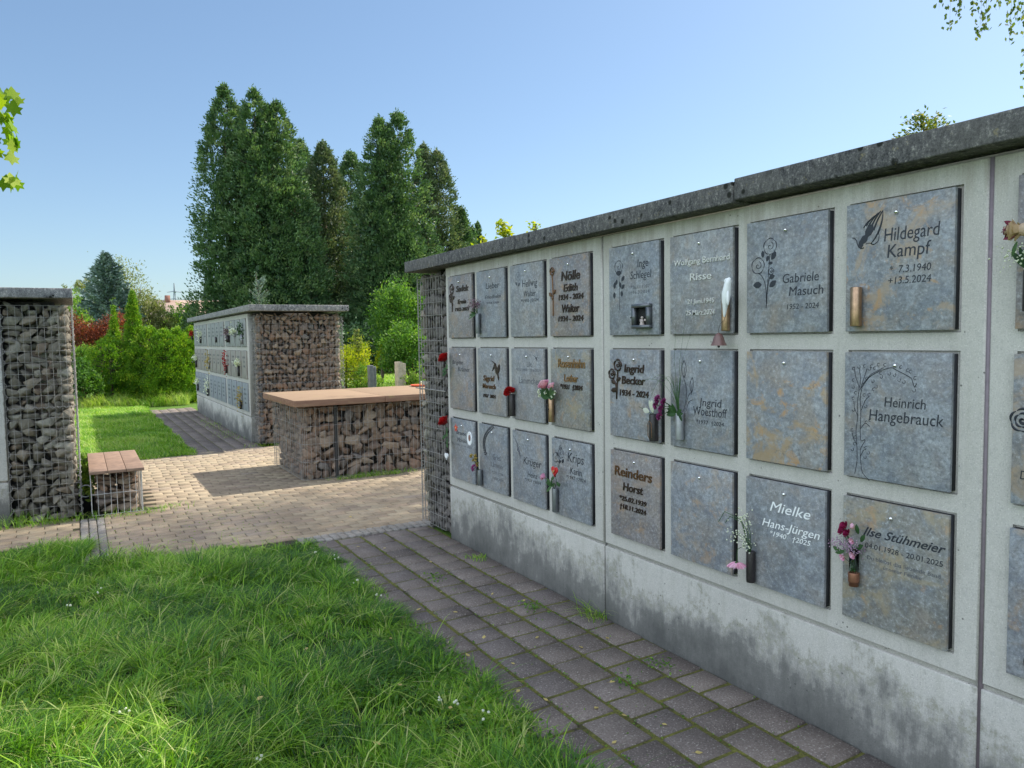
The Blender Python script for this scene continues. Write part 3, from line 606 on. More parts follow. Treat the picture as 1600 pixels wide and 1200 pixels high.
mb = MB(); wires(mb, (.052, 7.58, .015), (1, 0, 0), (0, 0, 1), 9, 3, .0508, .188, .0026, .002); wires(mb, (.458, 7.58, .015), (0, 1, 0), (0, 0, 1), 24, 3, .05, .188, .0024); wires(mb, (.052, 7.58, .015), (0, 1, 0), (0, 0, 1), 24, 3, .05, .188, .0024); build('wire_mesh', mb, M_wire2, ben)

# ------------------------------------------------------------ lettering
# (row, column) -> (style, text, left, baseline, width, cap height), metres on the plaque
TEXTS={
  (0, 0): [('bz', 'Sadek', -0.0469, 0.3344, 0.1969, 0.0419), ('bz', 'Erwin', -0.0234, 0.2452, 0.1331, 0.0325), ('bz', '1933-2023', -0.0707, 0.1944, 0.2246, 0.0235)],
  (0, 1): [('en', 'Lieber', -0.0563, 0.3265, 0.1872, 0.0389), ('en', 'Friedhelm', -0.068, 0.2601, 0.2189, 0.0239), ('en', '*1936 †2024', -0.0511, 0.224, 0.1784, 0.013)],
  (0, 2): [('en', 'Hellwig', -0.0404, 0.3079, 0.1773, 0.0436), ('en', 'Walter', -0.0236, 0.2473, 0.1399, 0.0357), ('en', '*1950 †2024', -0.0557, 0.2139, 0.2032, 0.018)],
  (0, 3): [('bz', 'Nölle', -0.0675, 0.3165, 0.1833, 0.051), ('bz', 'Edith', -0.0453, 0.2537, 0.1392, 0.04), ('bz', '1934 - 2024', -0.0963, 0.2068, 0.2442, 0.0295), ('bz', 'Walter', -0.0648, 0.135, 0.1725, 0.044), ('bz', '1934 - 2024', -0.1017, 0.0843, 0.2475, 0.0296)],
  (1, 0): [('en', 'Brigitte', -0.1375, 0.3319, 0.172, 0.0288), ('en', 'Krämer', -0.0421, 0.2808, 0.1872, 0.0331)],
  (1, 1): [('br', 'Sigrid', -0.1125, 0.2295, 0.1563, 0.0356), ('br', 'Marusch', -0.1241, 0.177, 0.1839, 0.0312), ('bz', '1937  2024', -0.1171, 0.1143, 0.1746, 0.0223)],
  (1, 2): [('ec', 'Lilo', -0.0007, 0.34, 0.0639, 0.032), ('ec', '*17.7.1938 †28.6.2022', -0.1357, 0.3115, 0.2985, 0.0144), ('ec', 'Lämmchen', -0.0981, 0.2322, 0.2545, 0.0409)],
  (1, 3): [('go', 'Rosenhahn', -0.1102, 0.3467, 0.2671, 0.0486), ('go', 'Lothar', -0.0495, 0.2663, 0.1366, 0.0407), ('bz', '*1931  †2024', -0.0901, 0.2225, 0.2208, 0.0262)],
  (2, 0): [('en', 'Brause', -0.0967, 0.338, 0.1598, 0.029), ('en', 'Monika', -0.0819, 0.2845, 0.1531, 0.029), ('ec', '*1.2.1951 †14.8.2023', -0.1784, 0.2525, 0.3242, 0.0138)],
  (2, 1): [('ec', 'Gretl', 0.0004, 0.2226, 0.1131, 0.0355), ('ec', 'Lämmer', -0.0288, 0.1707, 0.1787, 0.0313), ('ec', '*27.5.1938', -0.0124, 0.1251, 0.1522, 0.0156), ('ec', '†20.8.2024', -0.01, 0.0858, 0.1484, 0.0156)],
  (2, 2): [('en', 'Krüger', -0.0576, 0.2486, 0.2127, 0.0454), ('en', 'Heinz', -0.0081, 0.1738, 0.1141, 0.0328), ('en', '*1932 †2024', -0.0449, 0.1438, 0.19, 0.0165)],
  (2, 3): [('en', 'Krips', -0.0262, 0.3319, 0.1583, 0.0524), ('en', 'Karin', -0.0015, 0.2642, 0.1139, 0.0373), ('en', '*1942 †2024', -0.0413, 0.2327, 0.19, 0.0188)],
  (0, 4): [('en', 'Inge', 0.0356, 0.335, 0.0818, 0.0378), ('en', 'Schlegel', -0.0196, 0.2791, 0.1583, 0.0384), ('ec', '*26.11.1937', -0.0171, 0.2299, 0.1432, 0.016), ('ec', '†16.3.2024', -0.0204, 0.2047, 0.1463, 0.016)],
  (0, 5): [('si', 'Wolfgang Bernhard', -0.1634, 0.3154, 0.3439, 0.0266), ('si', 'Risse', -0.0583, 0.2416, 0.1325, 0.0318), ('si', '21.Juni.1945', -0.075, 0.1372, 0.1646, 0.0204), ('si', '25.März.2024', -0.0851, 0.0855, 0.1793, 0.022)],
  (0, 6): [('en', 'Gabriele', -0.01, 0.1946, 0.167, 0.0352), ('en', 'Masuch', 0.0212, 0.1434, 0.1559, 0.035), ('en', '1952 - 2024', 0.0125, 0.0914, 0.1457, 0.0201)],
  (0, 7): [('en', 'Hildegard', -0.0473, 0.308, 0.194, 0.0438), ('en', 'Kampf', -0.0346, 0.2511, 0.153, 0.0437), ('en', '*  7.3.1940', -0.0255, 0.1975, 0.145, 0.024), ('en', '+13.5.2024', -0.0295, 0.1598, 0.1498, 0.0241)],
  (1, 4): [('bz', 'Ingrid', -0.0704, 0.3378, 0.1554, 0.0395), ('bz', 'Becker', -0.0919, 0.2775, 0.1842, 0.0398), ('bz', '1934 - 2024', -0.1083, 0.2163, 0.2261, 0.03)],
  (1, 5): [('en', 'Jngrid', -0.0059, 0.2029, 0.1387, 0.0349), ('en', 'Woesthoff', -0.041, 0.1595, 0.2052, 0.0383), ('en', '*1937  †2024', -0.0222, 0.1207, 0.1679, 0.0176)],
  (1, 7): [('en', 'Heinrich', -0.0368, 0.2643, 0.147, 0.0336), ('en', 'Hangebrauck', -0.0945, 0.2117, 0.2641, 0.0389)],
  (2, 4): [('br', 'Reinders', -0.156, 0.3234, 0.2949, 0.0478), ('bz', 'Horst', -0.0873, 0.2513, 0.1579, 0.0405), ('bz', '*25.02.1939', -0.1176, 0.1961, 0.2152, 0.0238), ('bz', '†18.11.2024', -0.1148, 0.1529, 0.2092, 0.0238)],
  (2, 6): [('wh', 'Mielke', -0.0667, 0.3283, 0.1966, 0.0398), ('wh', 'Hans-Jürgen', -0.106, 0.2595, 0.2787, 0.0323), ('wh', '*1940   †2025', -0.066, 0.2258, 0.1985, 0.02)],
  (2, 7): [('it', 'Ilse Stühmeier', -0.1108, 0.3226, 0.2973, 0.0304), ('en', '04.01.1928 - 20.01.2025', -0.1025, 0.2782, 0.2805, 0.0187), ('ec', 'Du bleibst das liebende Band', -0.0943, 0.2372, 0.2647, 0.014), ('ec', 'unserer Familie', -0.032, 0.2146, 0.139, 0.0126)],
}
ORN={
  (0, 0): (-0.174, 0.1907, -0.0761, 0.3984),
  (0, 2): (-0.1361, 0.2856, -0.0609, 0.4088),
  (0, 3): (-0.1961, 0.1185, -0.1216, 0.3974),
  (1, 1): (0.0117, 0.2402, 0.1315, 0.3727),
  (1, 2): (0.0611, 0.3763, 0.1436, 0.4169),
  (2, 1): (-0.1488, 0.2174, 0.0089, 0.4448),
  (2, 2): (-0.1946, 0.2643, -0.0681, 0.425),
  (2, 3): (-0.189, 0.2809, -0.064, 0.4078),
  (0, 4): (-0.1619, 0.1292, -0.0644, 0.3846),
  (0, 6): (-0.1586, 0.1013, -0.0365, 0.38),
  (0, 7): (-0.1718, 0.2917, -0.0503, 0.4165),
  (1, 4): (-0.1948, 0.1955, -0.0853, 0.404),
  (1, 5): (-0.1439, 0.1737, -0.0424, 0.413),
  (1, 7): (-0.1628, -0.0058, 0.0801, 0.4081),
  (2, 0): (0.081, 0.2755, 0.1568, 0.3771),
}
_fc = {}
def text_arrays(s, bold=0.0, shear=0.0):
    key = (s, bold, shear)
    if key in _fc: return _fc[key]
    cu = bpy.data.curves.new('lettering', 'FONT'); cu.body = s; cu.size = 1; cu.extrude = .05; cu.offset = bold; cu.shear = shear; cu.resolution_u = 3
    o = bpy.data.objects.new('lettering', cu); COL.objects.link(o); dg = bpy.context.evaluated_depsgraph_get(); dg.update()
    me = o.evaluated_get(dg).to_mesh(); V = np.array([v.co[:] for v in me.vertices]); d = {}
    for p in me.polygons: d.setdefault(len(p.vertices), []).append(list(p.vertices))
    o.evaluated_get(dg).to_mesh_clear(); bpy.data.objects.remove(o); bpy.data.curves.remove(cu); _fc[key] = (V, d); return V, d
CAPH = None
STY = {'en': (.000, .10, M_ink, .0006), 'ec': (-.004, 0, M_ink2, .0004), 'it': (.012, .45, M_ink, .0006), 'bz': (.014, .12, M_bz, .0045), 'br': (.012, .1, M_br, .0045), 'go': (.010, .08, M_gold, .0045), 'si': (.004, .0, M_silver, .004), 'wh': (.000, .28, M_white_paint, .0008)}
def add_text(mb, s, u, v, w, h, st, z0):
    bold, shear, _, th = STY[st]; V, d = text_arrays(s, bold, shear)
    global CAPH
    if CAPH is None: H, _d = text_arrays('H'); CAPH = H[:, 1].max()
    V = V.copy(); x0, x1 = V[:, 0].min(), V[:, 0].max(); sx = w/(x1-x0)
    q = np.c_[(V[:, 0]-x0)*sx+u, V[:, 1]*h/CAPH+v, z0+(V[:, 2]+.05)*10*th]
    for k, F in d.items(): mb.add(q, F)
# ------------------------------------------------------------ engraved line ornaments (u to the right, v up)
def stroke(mb, pts, w, z, th=.0008):
    P = np.asarray(pts, float); T = unit(np.gradient(P, axis=0)); Nn = np.c_[-T[:, 1], T[:, 0]]; m = len(P)
    ww = np.linspace(w, w, m)[:, None] if np.isscalar(w) else np.asarray(w)[:, None]
    A = P+Nn*ww/2; B = P-Nn*ww/2; V = np.r_[np.c_[A, np.full(m, z+th)], np.c_[B, np.full(m, z+th)], np.c_[A, np.full(m, z-.001)], np.c_[B, np.full(m, z-.001)]]
    F = []
    for i in range(m-1): F += [(i, m+i, m+i+1, i+1), (2*m+i, i, i+1, 2*m+i+1), (m+i, 3*m+i, 3*m+i+1, m+i+1)]
    mb.add(V, F)
def blob(mb, c, a, L, W, z, th=.0008, n=10):
    t = np.linspace(0, 2*math.pi, n, endpoint=False); x = np.cos(t)*L/2; y = np.sin(t)*W/2*(1-.55*np.abs(np.cos(t))**2.2*1.0)
    X = c[0]+x*math.cos(a)-y*math.sin(a); Y_ = c[1]+x*math.sin(a)+y*math.cos(a)
    V = np.r_[np.c_[X, Y_, np.full(n, z+th)], [[c[0], c[1], z+th*1.6]]]; mb.add(V, [(i, (i+1) % n, n) for i in range(n)])
    V2 = np.r_[np.c_[X, Y_, np.full(n, z+th)], np.c_[X, Y_, np.full(n, z-.001)]]; mb.add(V2, [(i, n+i, n+(i+1) % n, (i+1) % n) for i in range(n)])
def arc(c, r, a0, a1, n=9, sq=1.0): t = np.linspace(a0, a1, n); return np.c_[c[0]+r*np.cos(t), c[1]+r*sq*np.sin(t)]
def rose_head(mb, c, r, z, w, th):
    t = np.linspace(.4, 7.5, 22); stroke(mb, np.c_[c[0]+r*.075*t*np.cos(t), c[1]+r*.07*t*np.sin(t)], w, z, th)
    for a in (.2, 1.5, 2.8, 4.0, 5.2): 
        stroke(mb, arc((c[0]+r*.30*math.cos(a), c[1]+r*.3*math.sin(a)), r*.66, a-.85, a+.85), w*np.array([.5, 1, 1.4, 1.7, 1.8, 1.6, 1.3, .9, .5]), z, th)
def bez(p0, p1, p2, n=10):
    t = np.linspace(0, 1, n)[:, None]; p0, p1, p2 = map(np.array, (p0, p1, p2)); return (1-t)**2*p0+2*t*(1-t)*p1+t*t*p2
def orn_rose(mb, b, z, heads, leaves, w=.0022, th=.0008, hr=.3):
    u0, v0, u1, v1 = b; W_, H_ = u1-u0, v1-v0; base = (u0+W_*.55, v0)
    for (hx, hy, r) in heads:
        c = (u0+hx*W_, v0+hy*H_); rose_head(mb, c, r, z, w*.8, th); stroke(mb, bez(base, (u0+W_*.62, v0+H_*.45), (c[0], c[1]-r*.9)), w, z, th)
    for (lx, ly, L, a) in leaves: blob(mb, (u0+lx*W_, v0+ly*H_), a, L, L*.62, z, th)
def orn_tree(mb, b, z):
    u0, v0, u1, v1 = b; W_, H_ = u1-u0, v1-v0; p = lambda a, c: (u0+a*W_, v0+c*H_); w = .0018
    def path(*q, ww=w):
        q = [p(*t) for t in q]; P = np.array(q); t = np.linspace(0, len(q)-1, len(q)*4); P = np.c_[np.interp(t, range(len(q)), P[:, 0]), np.interp(t, range(len(q)), P[:, 1])]
        P[1:-1] = (P[:-2]+P[1:-1]*2+P[2:])/4; stroke(mb, P, ww, z)
    path((.06, .04), (.10, .16), (.09, .30), (.07, .42), (.10, .55), (.09, .68), (.12, .80), (.05, .90), (.03, .98)); path((.30, .0), (.18, .06), (.16, .14), (.14, .26), (.24, .36), (.15, .33), (.14, .45), (.15, .60), (.13, .72), (.17, .82))
    path((.15, .80), (.28, .90), (.45, .955), (.62, .985), (.70, .96), (.82, .93), (.92, .90), (.96, .82), (.99, .86), ww=.0022); path((.17, .83), (.30, .92), (.50, .98)); path((.12, .80), (.14, .88), (.11, .97)); path((.13, .78), (.20, .90), (.24, .97)); path((.15, .60), (.22, .70), (.28, .73)); path((.14, .44), (.22, .50), (.30, .47)); path((.10, .55), (.04, .62), (.03, .68)); path((.09, .30), (.03, .35), (.01, .40)); path((.15, .20), (.20, .26), (.24, .27))
    for (cx, cy_, s) in [(.02, .96, 1), (.10, .98, -1), (.20, .985, 1), (.27, .965, -1), (.02, .86, 1), (.01, .80, -1), (.06, .75, 1), (.24, .88, 1), (.36, .97, 1), (.33, .86, -1), (.46, .90, -1), (.42, 1., 1), (.52, 1., 1), (.46, .93, 1), (.58, .93, -1), (.66, .92, -1), (.66, 1., 1), (.76, .985, 1), (.73, .88, -1), (.80, .865, -1), (.86, .96, 1), (.90, .95, 1), (.97, .90, 1), (.95, .80, -1), (.02, .70, 1), (.02, .60, -1), (.28, .74, 1), (.20, .735, 1), (.22, .64, -1), (.30, .52, 1), (.24, .50, 1), (.01, .42, 1), (.06, .36, 1), (.01, .25, -1), (.05, .30, 1), (.24, .28, 1), (.27, .24, -1), (.22, .20, -1), (.38, .815, -1), (.35, .79, 1), (.31, .985, 1)]:
        r = .0075; t = np.linspace(0, 4.6*s, 9); c = p(cx, cy_); rr = np.linspace(r, r*.35, 9); stroke(mb, np.c_[c[0]+rr*np.cos(t+1), c[1]+rr*np.sin(t+1)], .0014, z)
def orn_hands(mb, b, z):   # two plain joined hands, drawn as a simple engraving
    u0, v0, u1, v1 = b; W_, H_ = u1-u0, v1-v0; p = lambda a, c: (u0+a*W_, v0+c*H_)
    for k, (e, s, ww) in enumerate([((.98, .99), (.70, .48), .0055), ((.92, .99), (.61, .55), .0055), ((.85, .95), (.53, .60), .005), ((.76, .89), (.46, .63), .0045), ((.62, .80), (.38, .58), .0035)]):
        stroke(mb, bez(p(*s), p((s[0]+e[0])/2-.03, (s[1]+e[1])/2+.05), p(*e)), ww*np.array([1.2, 1.2, 1.1, 1, 1, 1, .95, .9, .8, .5]), z)
    stroke(mb, bez(p(.62, .12), p(.97, .45), p(.98, .96)), .005*np.array([.5, .8, 1, 1.2, 1.3, 1.3, 1.2, 1, .7, .3]), z)
    blob(mb, p(.56, .48), 1.05, .052, .030, z); blob(mb, p(.40, .26), .95, .040, .026, z); blob(mb, p(.30, .14), 1.5, .034, .020, z)
    stroke(mb, bez(p(.02, .34), p(.14, .36), p(.20, .12)), .003, z); stroke(mb, bez(p(.20, .12), p(.26, -.02), p(.40, .03)), .0035, z); stroke(mb, bez(p(.62, .12), p(.70, .04), p(.84, .16)), .003, z); stroke(mb, bez(p(.84, .16), p(.90, .3), p(.84, .42)), .002, z); stroke(mb, bez(p(.45, .12), p(.56, .18), p(.70, .08)), .002, z)
def orn_flames(mb, b, z):
    u0, v0, u1, v1 = b; W_, H_ = u1-u0, v1-v0; p = lambda a, c: (u0+a*W_, v0+c*H_)
    for (cx, cy_, w_, h_, l) in ((.42, .80, .30, .34, 0), (.90, .50, .22, .30, .25)):
        for s in (-1, 1): stroke(mb, bez(p(cx, cy_-h_/2), p(cx+s*w_*.95, cy_), p(cx+l*.2, cy_+h_/2), 12), .0026, z)
        stroke(mb, bez(p(cx, cy_-h_/2-.03), p(cx, cy_-h_*.2), p(cx+.04, cy_+.03)), .002, z)
    stroke(mb, bez(p(.42, .60), p(.75, .40), p(.40, .0)), .0026, z); stroke(mb, bez(p(.88, .36), p(.6, .3), p(.52, .02)), .0022, z); stroke(mb, bez(p(.98, .22), p(.65, .2), p(.58, .0)), .0022, z)
def orn_branch(mb, b, z):
    u0, v0, u1, v1 = b; W_, H_ = u1-u0, v1-v0
    S = bez((u0+W_*.45, v0), (u0-W_*.35, v0+H_*.6), (u1, v1), 24); stroke(mb, S, .0012, z)
    for i in range(2, 24):
        for s in (-1, 1): 
            t = S[min(i+1, 23)]-S[i-1]; a = math.atan2(t[1], t[0])+s*.9; blob(mb, (S[i][0]+math.cos(a)*.014, S[i][1]+math.sin(a)*.010), a, .021, .011, z)
def orn_feather(mb, b, z, w=.0011):
    u0, v0, u1, v1 = b; W_, H_ = u1-u0, v1-v0
    for i in range(7):
        stroke(mb, bez((u0+W_*.75, v0+H_*(.05+.05*i)), (u0+W_*(.9-.12*i), v0+H_*.35), (u0+W_*(.05+.12*i), v0+H_*(.98-.07*i))), w, z)
    stroke(mb, arc((u0+W_*.78, v0+H_*.30), W_*.16, 0, 5.5), w, z)
def orn_hummer(mb, b, z, th):
    u0, v0, u1, v1 = b; W_, H_ = u1-u0, v1-v0; p = lambda a, c: (u0+a*W_, v0+c*H_)
    blob(mb, p(.55, .5), 2.0, .075, .034, z, th); blob(mb, p(.40, .75), 2.2, .04, .024, z, th); blob(mb, p(.78, .55), 1.2, .07, .03, z, th); blob(mb, p(.72, .2), 1.9, .06, .016, z, th); stroke(mb, bez(p(.36, .82), p(.2, .9), p(.02, .96)), .003, z, th)
    for k in range(5): stroke(mb, bez(p(.5, .6), p(.3, .65+.05*k), p(.05+.06*k, .45+.09*k)), .003, z, th)

# ------------------------------------------------------------ plaques on the main wall
PL = {
 (0, 0): ('brown', 'warm grey plaque with bronze rose and small bronze lettering, top row beside the stone cage'),
 (0, 1): ('blue', 'pale blue grey plaque with three thin engraved lines, second in the top row'),
 (0, 2): ('grey', 'grey plaque with a faint engraved rose at its upper left, third in the top row'),
 (0, 3): ('brown', 'brownish plaque with five lines of raised bronze and a long stemmed bronze rose'),
 (1, 0): ('brown', 'tan streaked plaque with two short handwritten lines, beside the upper red rose'),
 (1, 1): ('grey', 'grey plaque with a small raised bird and coppery letters, left of the red carnation'),
 (1, 2): ('grey', 'plain grey plaque with thin faded lettering between the dark tube and the brass tube'),
 (1, 3): ('olive', 'olive grey plaque with gilded two line name, right of the pink and white bouquet'),
 (2, 0): ('blue', 'bluish plaque with a red star, an oval photo and small script, lowest left corner'),
 (2, 1): ('blue', 'grey blue plaque with a drooping engraved leafy branch, second in the bottom row'),
 (2, 2): ('blue', 'blue grey plaque with a faint feather engraving and black name, third in bottom row'),
 (2, 3): ('blue', 'blue grey plaque with engraved roses and black handwritten name, behind the red heart'),
 (0, 4): ('blue', 'light blue plaque with a black engraved rose and a small square lantern box'),
 (0, 5): ('grey', 'speckled grey plaque with silver lettering beside the white bird'),
 (0, 6): ('blue', 'dark blue plaque with a tall engraved pair of roses and no vase'),
 (0, 7): ('bluerust', 'large blue plaque with rusty blotches, engraved joined hands and an empty brass tube'),
 (1, 4): ('mix', 'mottled brown and blue plaque with black raised lettering and a bronze rose'),
 (1, 5): ('blue', 'blue plaque with engraved flames behind the purple carnations and long grass'),
 (1, 6): ('rust', 'blank plaque with veins and orange rust patches, below the twin roses plaque'),
 (1, 7): ('blue', 'blue plaque with a thin engraved curling tree arching over two lines'),
 (2, 4): ('brown', 'brownish plaque with four lines of raised bronze and black letters in the bottom row'),
 (2, 5): ('mix', 'blank mottled plaque in the bottom row, left of the drooping pink daisy'),
 (2, 6): ('blue', 'blue plaque with white painted lettering in the bottom row'),
 (2, 7): ('olive', 'grey brown plaque with large slanted black script and a two line motto, lower right'),
 (0, 8): ('brown', 'brown grey plaque cut by the right edge of the picture, behind the dried rose'),
 (1, 8): ('bluerust', 'blue and rust plaque at the right edge, middle row, with a dark round ornament'),
 (2, 8): ('mix', 'plaque at the right edge, bottom row, with a red ladybird on it'),
}
PANEL_Y = [5.209, 3.2405, 1.272]; ZF = .0342
def slot_c(r, c):
    p, i = divmod(c, 4); return PANEL_Y[p]-.081-PITCH*i-.2015, [1.549, 1.022, .494][r]
PLROOT = {}; M_back = simple('dark backing plate', (.03, .032, .038), .7, var=.3)
for (r, c), (mk, lab) in PL.items():
    yc, zb = slot_c(r, c); o = wall_thing('memorial_plaque', lab, 'plaque', (D+.012, yc, zb), 'memorial plaques on the long urn wall'); PLROOT[(r, c)] = o
    mb = MB(); box(mb, (-.1935, 0, .020), (.1935, .452, .034), c=.0018); build('slab', mb, M_sl[mk], o); mb = MB(); box(mb, (-.1915, .002, -.006), (.1915, .450, .0205)); build('backing', mb, M_back, o)
    mb = MB(); lathe(mb, (random.uniform(-.006, .006), .405+random.uniform(-.004, .004), .034), [(.0075, 0), (.008, .003), (.0065, .007), (.003, .0095), (.0002, .0102)], 12); build('screw_head', mb, M_steel, o, smooth=True)
    by = {}
    for (st, s, u, v, w, h) in TEXTS.get((r, c), []): by.setdefault(st, []).append((s, u, v, w, h))
    for st, L in by.items():
        mb = MB()
        for (s, u, v, w, h) in L: add_text(mb, s, u, v, w, h, st, ZF)
        build('inscription', mb, STY[st][2], o)
def orn(rc, f, m, *a, **k):
    mb = MB(); f(mb, ORN[rc], ZF, *a, **k); build('ornament', mb, m, PLROOT[rc])
LV = [(.25, .46, .030, 2.6), (.8, .42, .028, .6), (.25, .28, .034, 3.0), (.85, .27, .030, .5), (.75, .56, .026, .9), (.35, .58, .024, 2.2)]
orn((0, 0), orn_rose, M_bz, [(.55, .82, .034), (.3, .55, .020)], [(.3, .4, .04, 2.5), (.8, .5, .04, .7), (.6, .25, .03, 1.2)], .006, .005)
orn((0, 2), orn_rose, M_ink2, [(.6, .75, .028)], [(.3, .4, .03, 2.4), (.75, .35, .03, .8)], .0014)
orn((0, 3), orn_rose, M_br, [(.45, .93, .022)], [(.2, .45, .035, 2.4), (.75, .50, .035, .8), (.5, .38, .03, 1.4)], .005, .006)
orn((1, 1), orn_hummer, M_bz, .005)
orn((1, 2), orn_feather, M_ink2)
orn((2, 1), orn_branch, M_ink); orn((2, 2), orn_feather, M_ink2)
orn((2, 3), orn_rose, M_ink, [(.3, .45, .030), (.75, .70, .030), (.7, .95, .013)], [(.45, .62, .03, 2.4), (.9, .35, .034, .9), (.65, .3, .03, .3)], .0022)
orn((0, 4), orn_rose, M_ink, [(.50, .86, .034)], [(.5, .74, .045, 0), (.15, .50, .034, 1.5), (.30, .56, .03, 1.3), (.85, .62, .034, .8), (.12, .30, .034, 1.5), (.62, .50, .032, 1.9), (.85, .46, .032, .7), (.75, .32, .03, 1.5)], .0024)
orn((0, 6), orn_rose, M_ink, [(.70, .88, .034), (.20, .62, .034), (.75, .52, .014)], [(.18, .34, .044, .0), (.82, .34, .04, .6), (.78, .44, .03, .3), (.85, .74, .038, .9), (.60, .71, .025, 1.2), (.40, .78, .028, 1.6), (.72, .64, .022, .0)], .0028)
orn((0, 7), orn_hands, M_ink)
orn((1, 4), orn_rose, M_bz, [(.65, .85, .030), (.2, .62, .026)], [(.7, .50, .036, .5), (.3, .42, .034, 2.6), (.35, .22, .042, .2)], .006, .006)
orn((1, 5), orn_flames, M_ink); orn((1, 7), orn_tree, M_ink)
# ornament and letter at the right edge plaques
mb = MB(); rose_head(mb, (-.165, .255), .036, ZF, .004, .001); rose_head(mb, (-.165, .255), .022, ZF, .004, .001); build('ornament', mb, M_ink, PLROOT[(1, 8)])
mb = MB(); add_text(mb, 'D', -.168, .078, .020, .026, 'en', ZF); build('inscription', mb, M_ink, PLROOT[(1, 8)])
# oval photo on the lowest left plaque
mb = MB(); lathe(mb, (.12, .326, .034), [(.0, .001), (.030, .001), (.036, .004), (.038, .002), (.038, 0)], 20)
for i, (V, F, rr) in enumerate(mb.b): V[:, 1] = .326+(V[:, 1]-.326)*1.35
build('oval_photo_frame', mb, M_porc, PLROOT[(2, 0)], smooth=True)
mb = MB(); ico(mb, (.12, .33, .037), (.016, .024, .002), 2); build('portrait', mb, simple('faded portrait print', (.22, .11, .09), .5, var=.5, nscale=60), PLROOT[(2, 0)])

# ------------------------------------------------------------ plaques of the far wall
M_far = [simple('far plaque grey', (.26, .27, .265), .6, var=.2, nscale=8), simple('far plaque blue', (.24, .26, .28), .6, var=.2, nscale=8), simple('far plaque warm', (.27, .25, .225), .6, var=.2, nscale=8)]
protos = []
for k in range(3):
    mb = MB(); box(mb, (-.193, 0, 0), (.193, .428, .03), c=.003); a = mb
    m2 = MB()
    for j in range(3 if k != 1 else 4):
        n_ = 4+((j*7+k) % 3); w_ = .024
        for q in range(n_): 
            if (q+j+k) % 5 != 4: blob(m2, ((q-n_/2+.5)*.032, .33-.07*j), 1.57, .036, .022, .0302, .001, 8)
    protos.append((a, m2))
ordn = ['first', 'second', 'third', 'fourth', 'fifth', 'sixth', 'seventh', 'eighth', 'ninth', 'tenth', 'eleventh', 'twelfth']
rown = ['top', 'middle', 'bottom']; cache = {}
for r in range(3):
    for c in range(12):
        p, i = divmod(c, 4); yc = 17.82-1.9965*p-.006-.081-PITCH*i-.2015; near = 11-c
        k = (r*5+c*3) % 3; o = wall_thing('memorial_plaque', f'small grey plaque of the far urn wall, {rown[r]} row, {ordn[near]} from its near end', 'plaque', (X2+.012, yc, [1.549, 1.022, .494][r]*S2), 'plaques on the far urn wall')
        if k not in cache:
            s_ = build('slab', protos[k][0], M_far[k], o); t_ = build('inscription', protos[k][1], M_ink2, o); cache[k] = (s_, t_)
        else:
            for src in cache[k]:
                q = src.copy(); COL.objects.link(q); q.parent = o

# ------------------------------------------------------------ vases on the main wall
XV = D-.042
VZ = {}
def vase(key, y, z, h, r, m, lab, bracket=True, group='flower tubes on the long urn wall'):
    o = thing('flower_vase', lab, 'vase', (XV, y, z), group); VZ[key] = (y, z+h)
    mb = MB(); lathe(mb, (XV, y, z), [(.0005, 0), (r*.97, 0), (r, .003), (r, h-.002), (r*.97, h), (r*.86, h), (r*.86, h-.05), (.0005, h-.05)], 24); build('tube', mb, m, o, smooth=False)
    for p in o.children[0].data.polygons: p.use_smooth = abs(p.normal.z) < .5
    mb = MB(); box(mb, (XV+r*.7, y-.008, z+h*.3), (D-.017, y+.008, z+h*.7)); build('bracket', mb, M_darktube, o); return o
vase('v1', 4.605, 1.576, .137, .0175, M_greytube, 'grey tube vase holding dry heather, top row between the first two plaques')
vase('v2', 4.154, 1.040, .141, .0185, M_darktube, 'dark brown tube vase under the red carnation')
v3 = vase('v3', 3.692, 1.044, .137, .018, M_brass, 'brass tube vase with a small raised sprig, under the pink and white bouquet')
vase('v4', 4.619, .512, .11, .0185, M_greytube, 'grey tube vase holding dried yellow flowers, bottom row')
vase('v5', 3.662, .513, .139, .0185, M_greytube, 'grey tube vase under the red heart and pink bud')
v8 = vase('v8', 2.785, 1.032, .132, .021, M_darktube, 'black tube vase with an arched bronze trim, holding a white bud')
vase('v9', 2.602, 1.059, .127, .0195, M_paletube, 'grey tube vase with purple carnations and long grass')
vase('v10', 2.174, .505, .131, .0185, M_darktube, 'black tube vase on the white lettered plaque, by the pink daisy')
v11 = vase('v11', 1.693, .640, .035, .0195, simple('copper cup', (.28, .13, .08), .4, .6, .2), 'copper cup with a glass tube, holding magenta and lilac flowers')
vase('v13', 1.698, 1.567, .139, .0195, M_brass, 'empty brass tube on the plaque with the joined hands')
vase('v14', 2.318, 1.560, .142, .018, M_brass, 'brass tube vase beneath the white bird')
vase('v12', 1.135, 1.600, .12, .0185, M_darktube, 'dark tube vase at the right edge, holding the dried rose')
mb = MB(); tube(mb, [(XV-.019, 2.795, 1.045), (XV-.022, 2.80, 1.06), (XV-.022, 2.80, 1.12), (XV-.0225, 2.79, 1.132), (XV-.020, 2.778, 1.12), (XV-.019, 2.775, 1.05)], .0018, 5); build('trim', mb, M_br, v8)
mb = MB(); tube(mb, [(XV-.020, 3.70, 1.06), (XV-.022, 3.695, 1.12), (XV-.021, 3.70, 1.15)], .0025, 5); ico(mb, (XV-.022, 3.70, 1.145), .006, 1); ico(mb, (XV-.021, 3.692, 1.12), .006, 1); build('sprig_relief', mb, M_darktube, v3)
m_gl, nt, b_ = mat('clear glass', .05); b_.inputs['Transmission Weight'].default_value = 1.0; b_.inputs['Base Color'].default_value = (.75, .85, .78, 1); b_.inputs['IOR'].default_value = 1.2
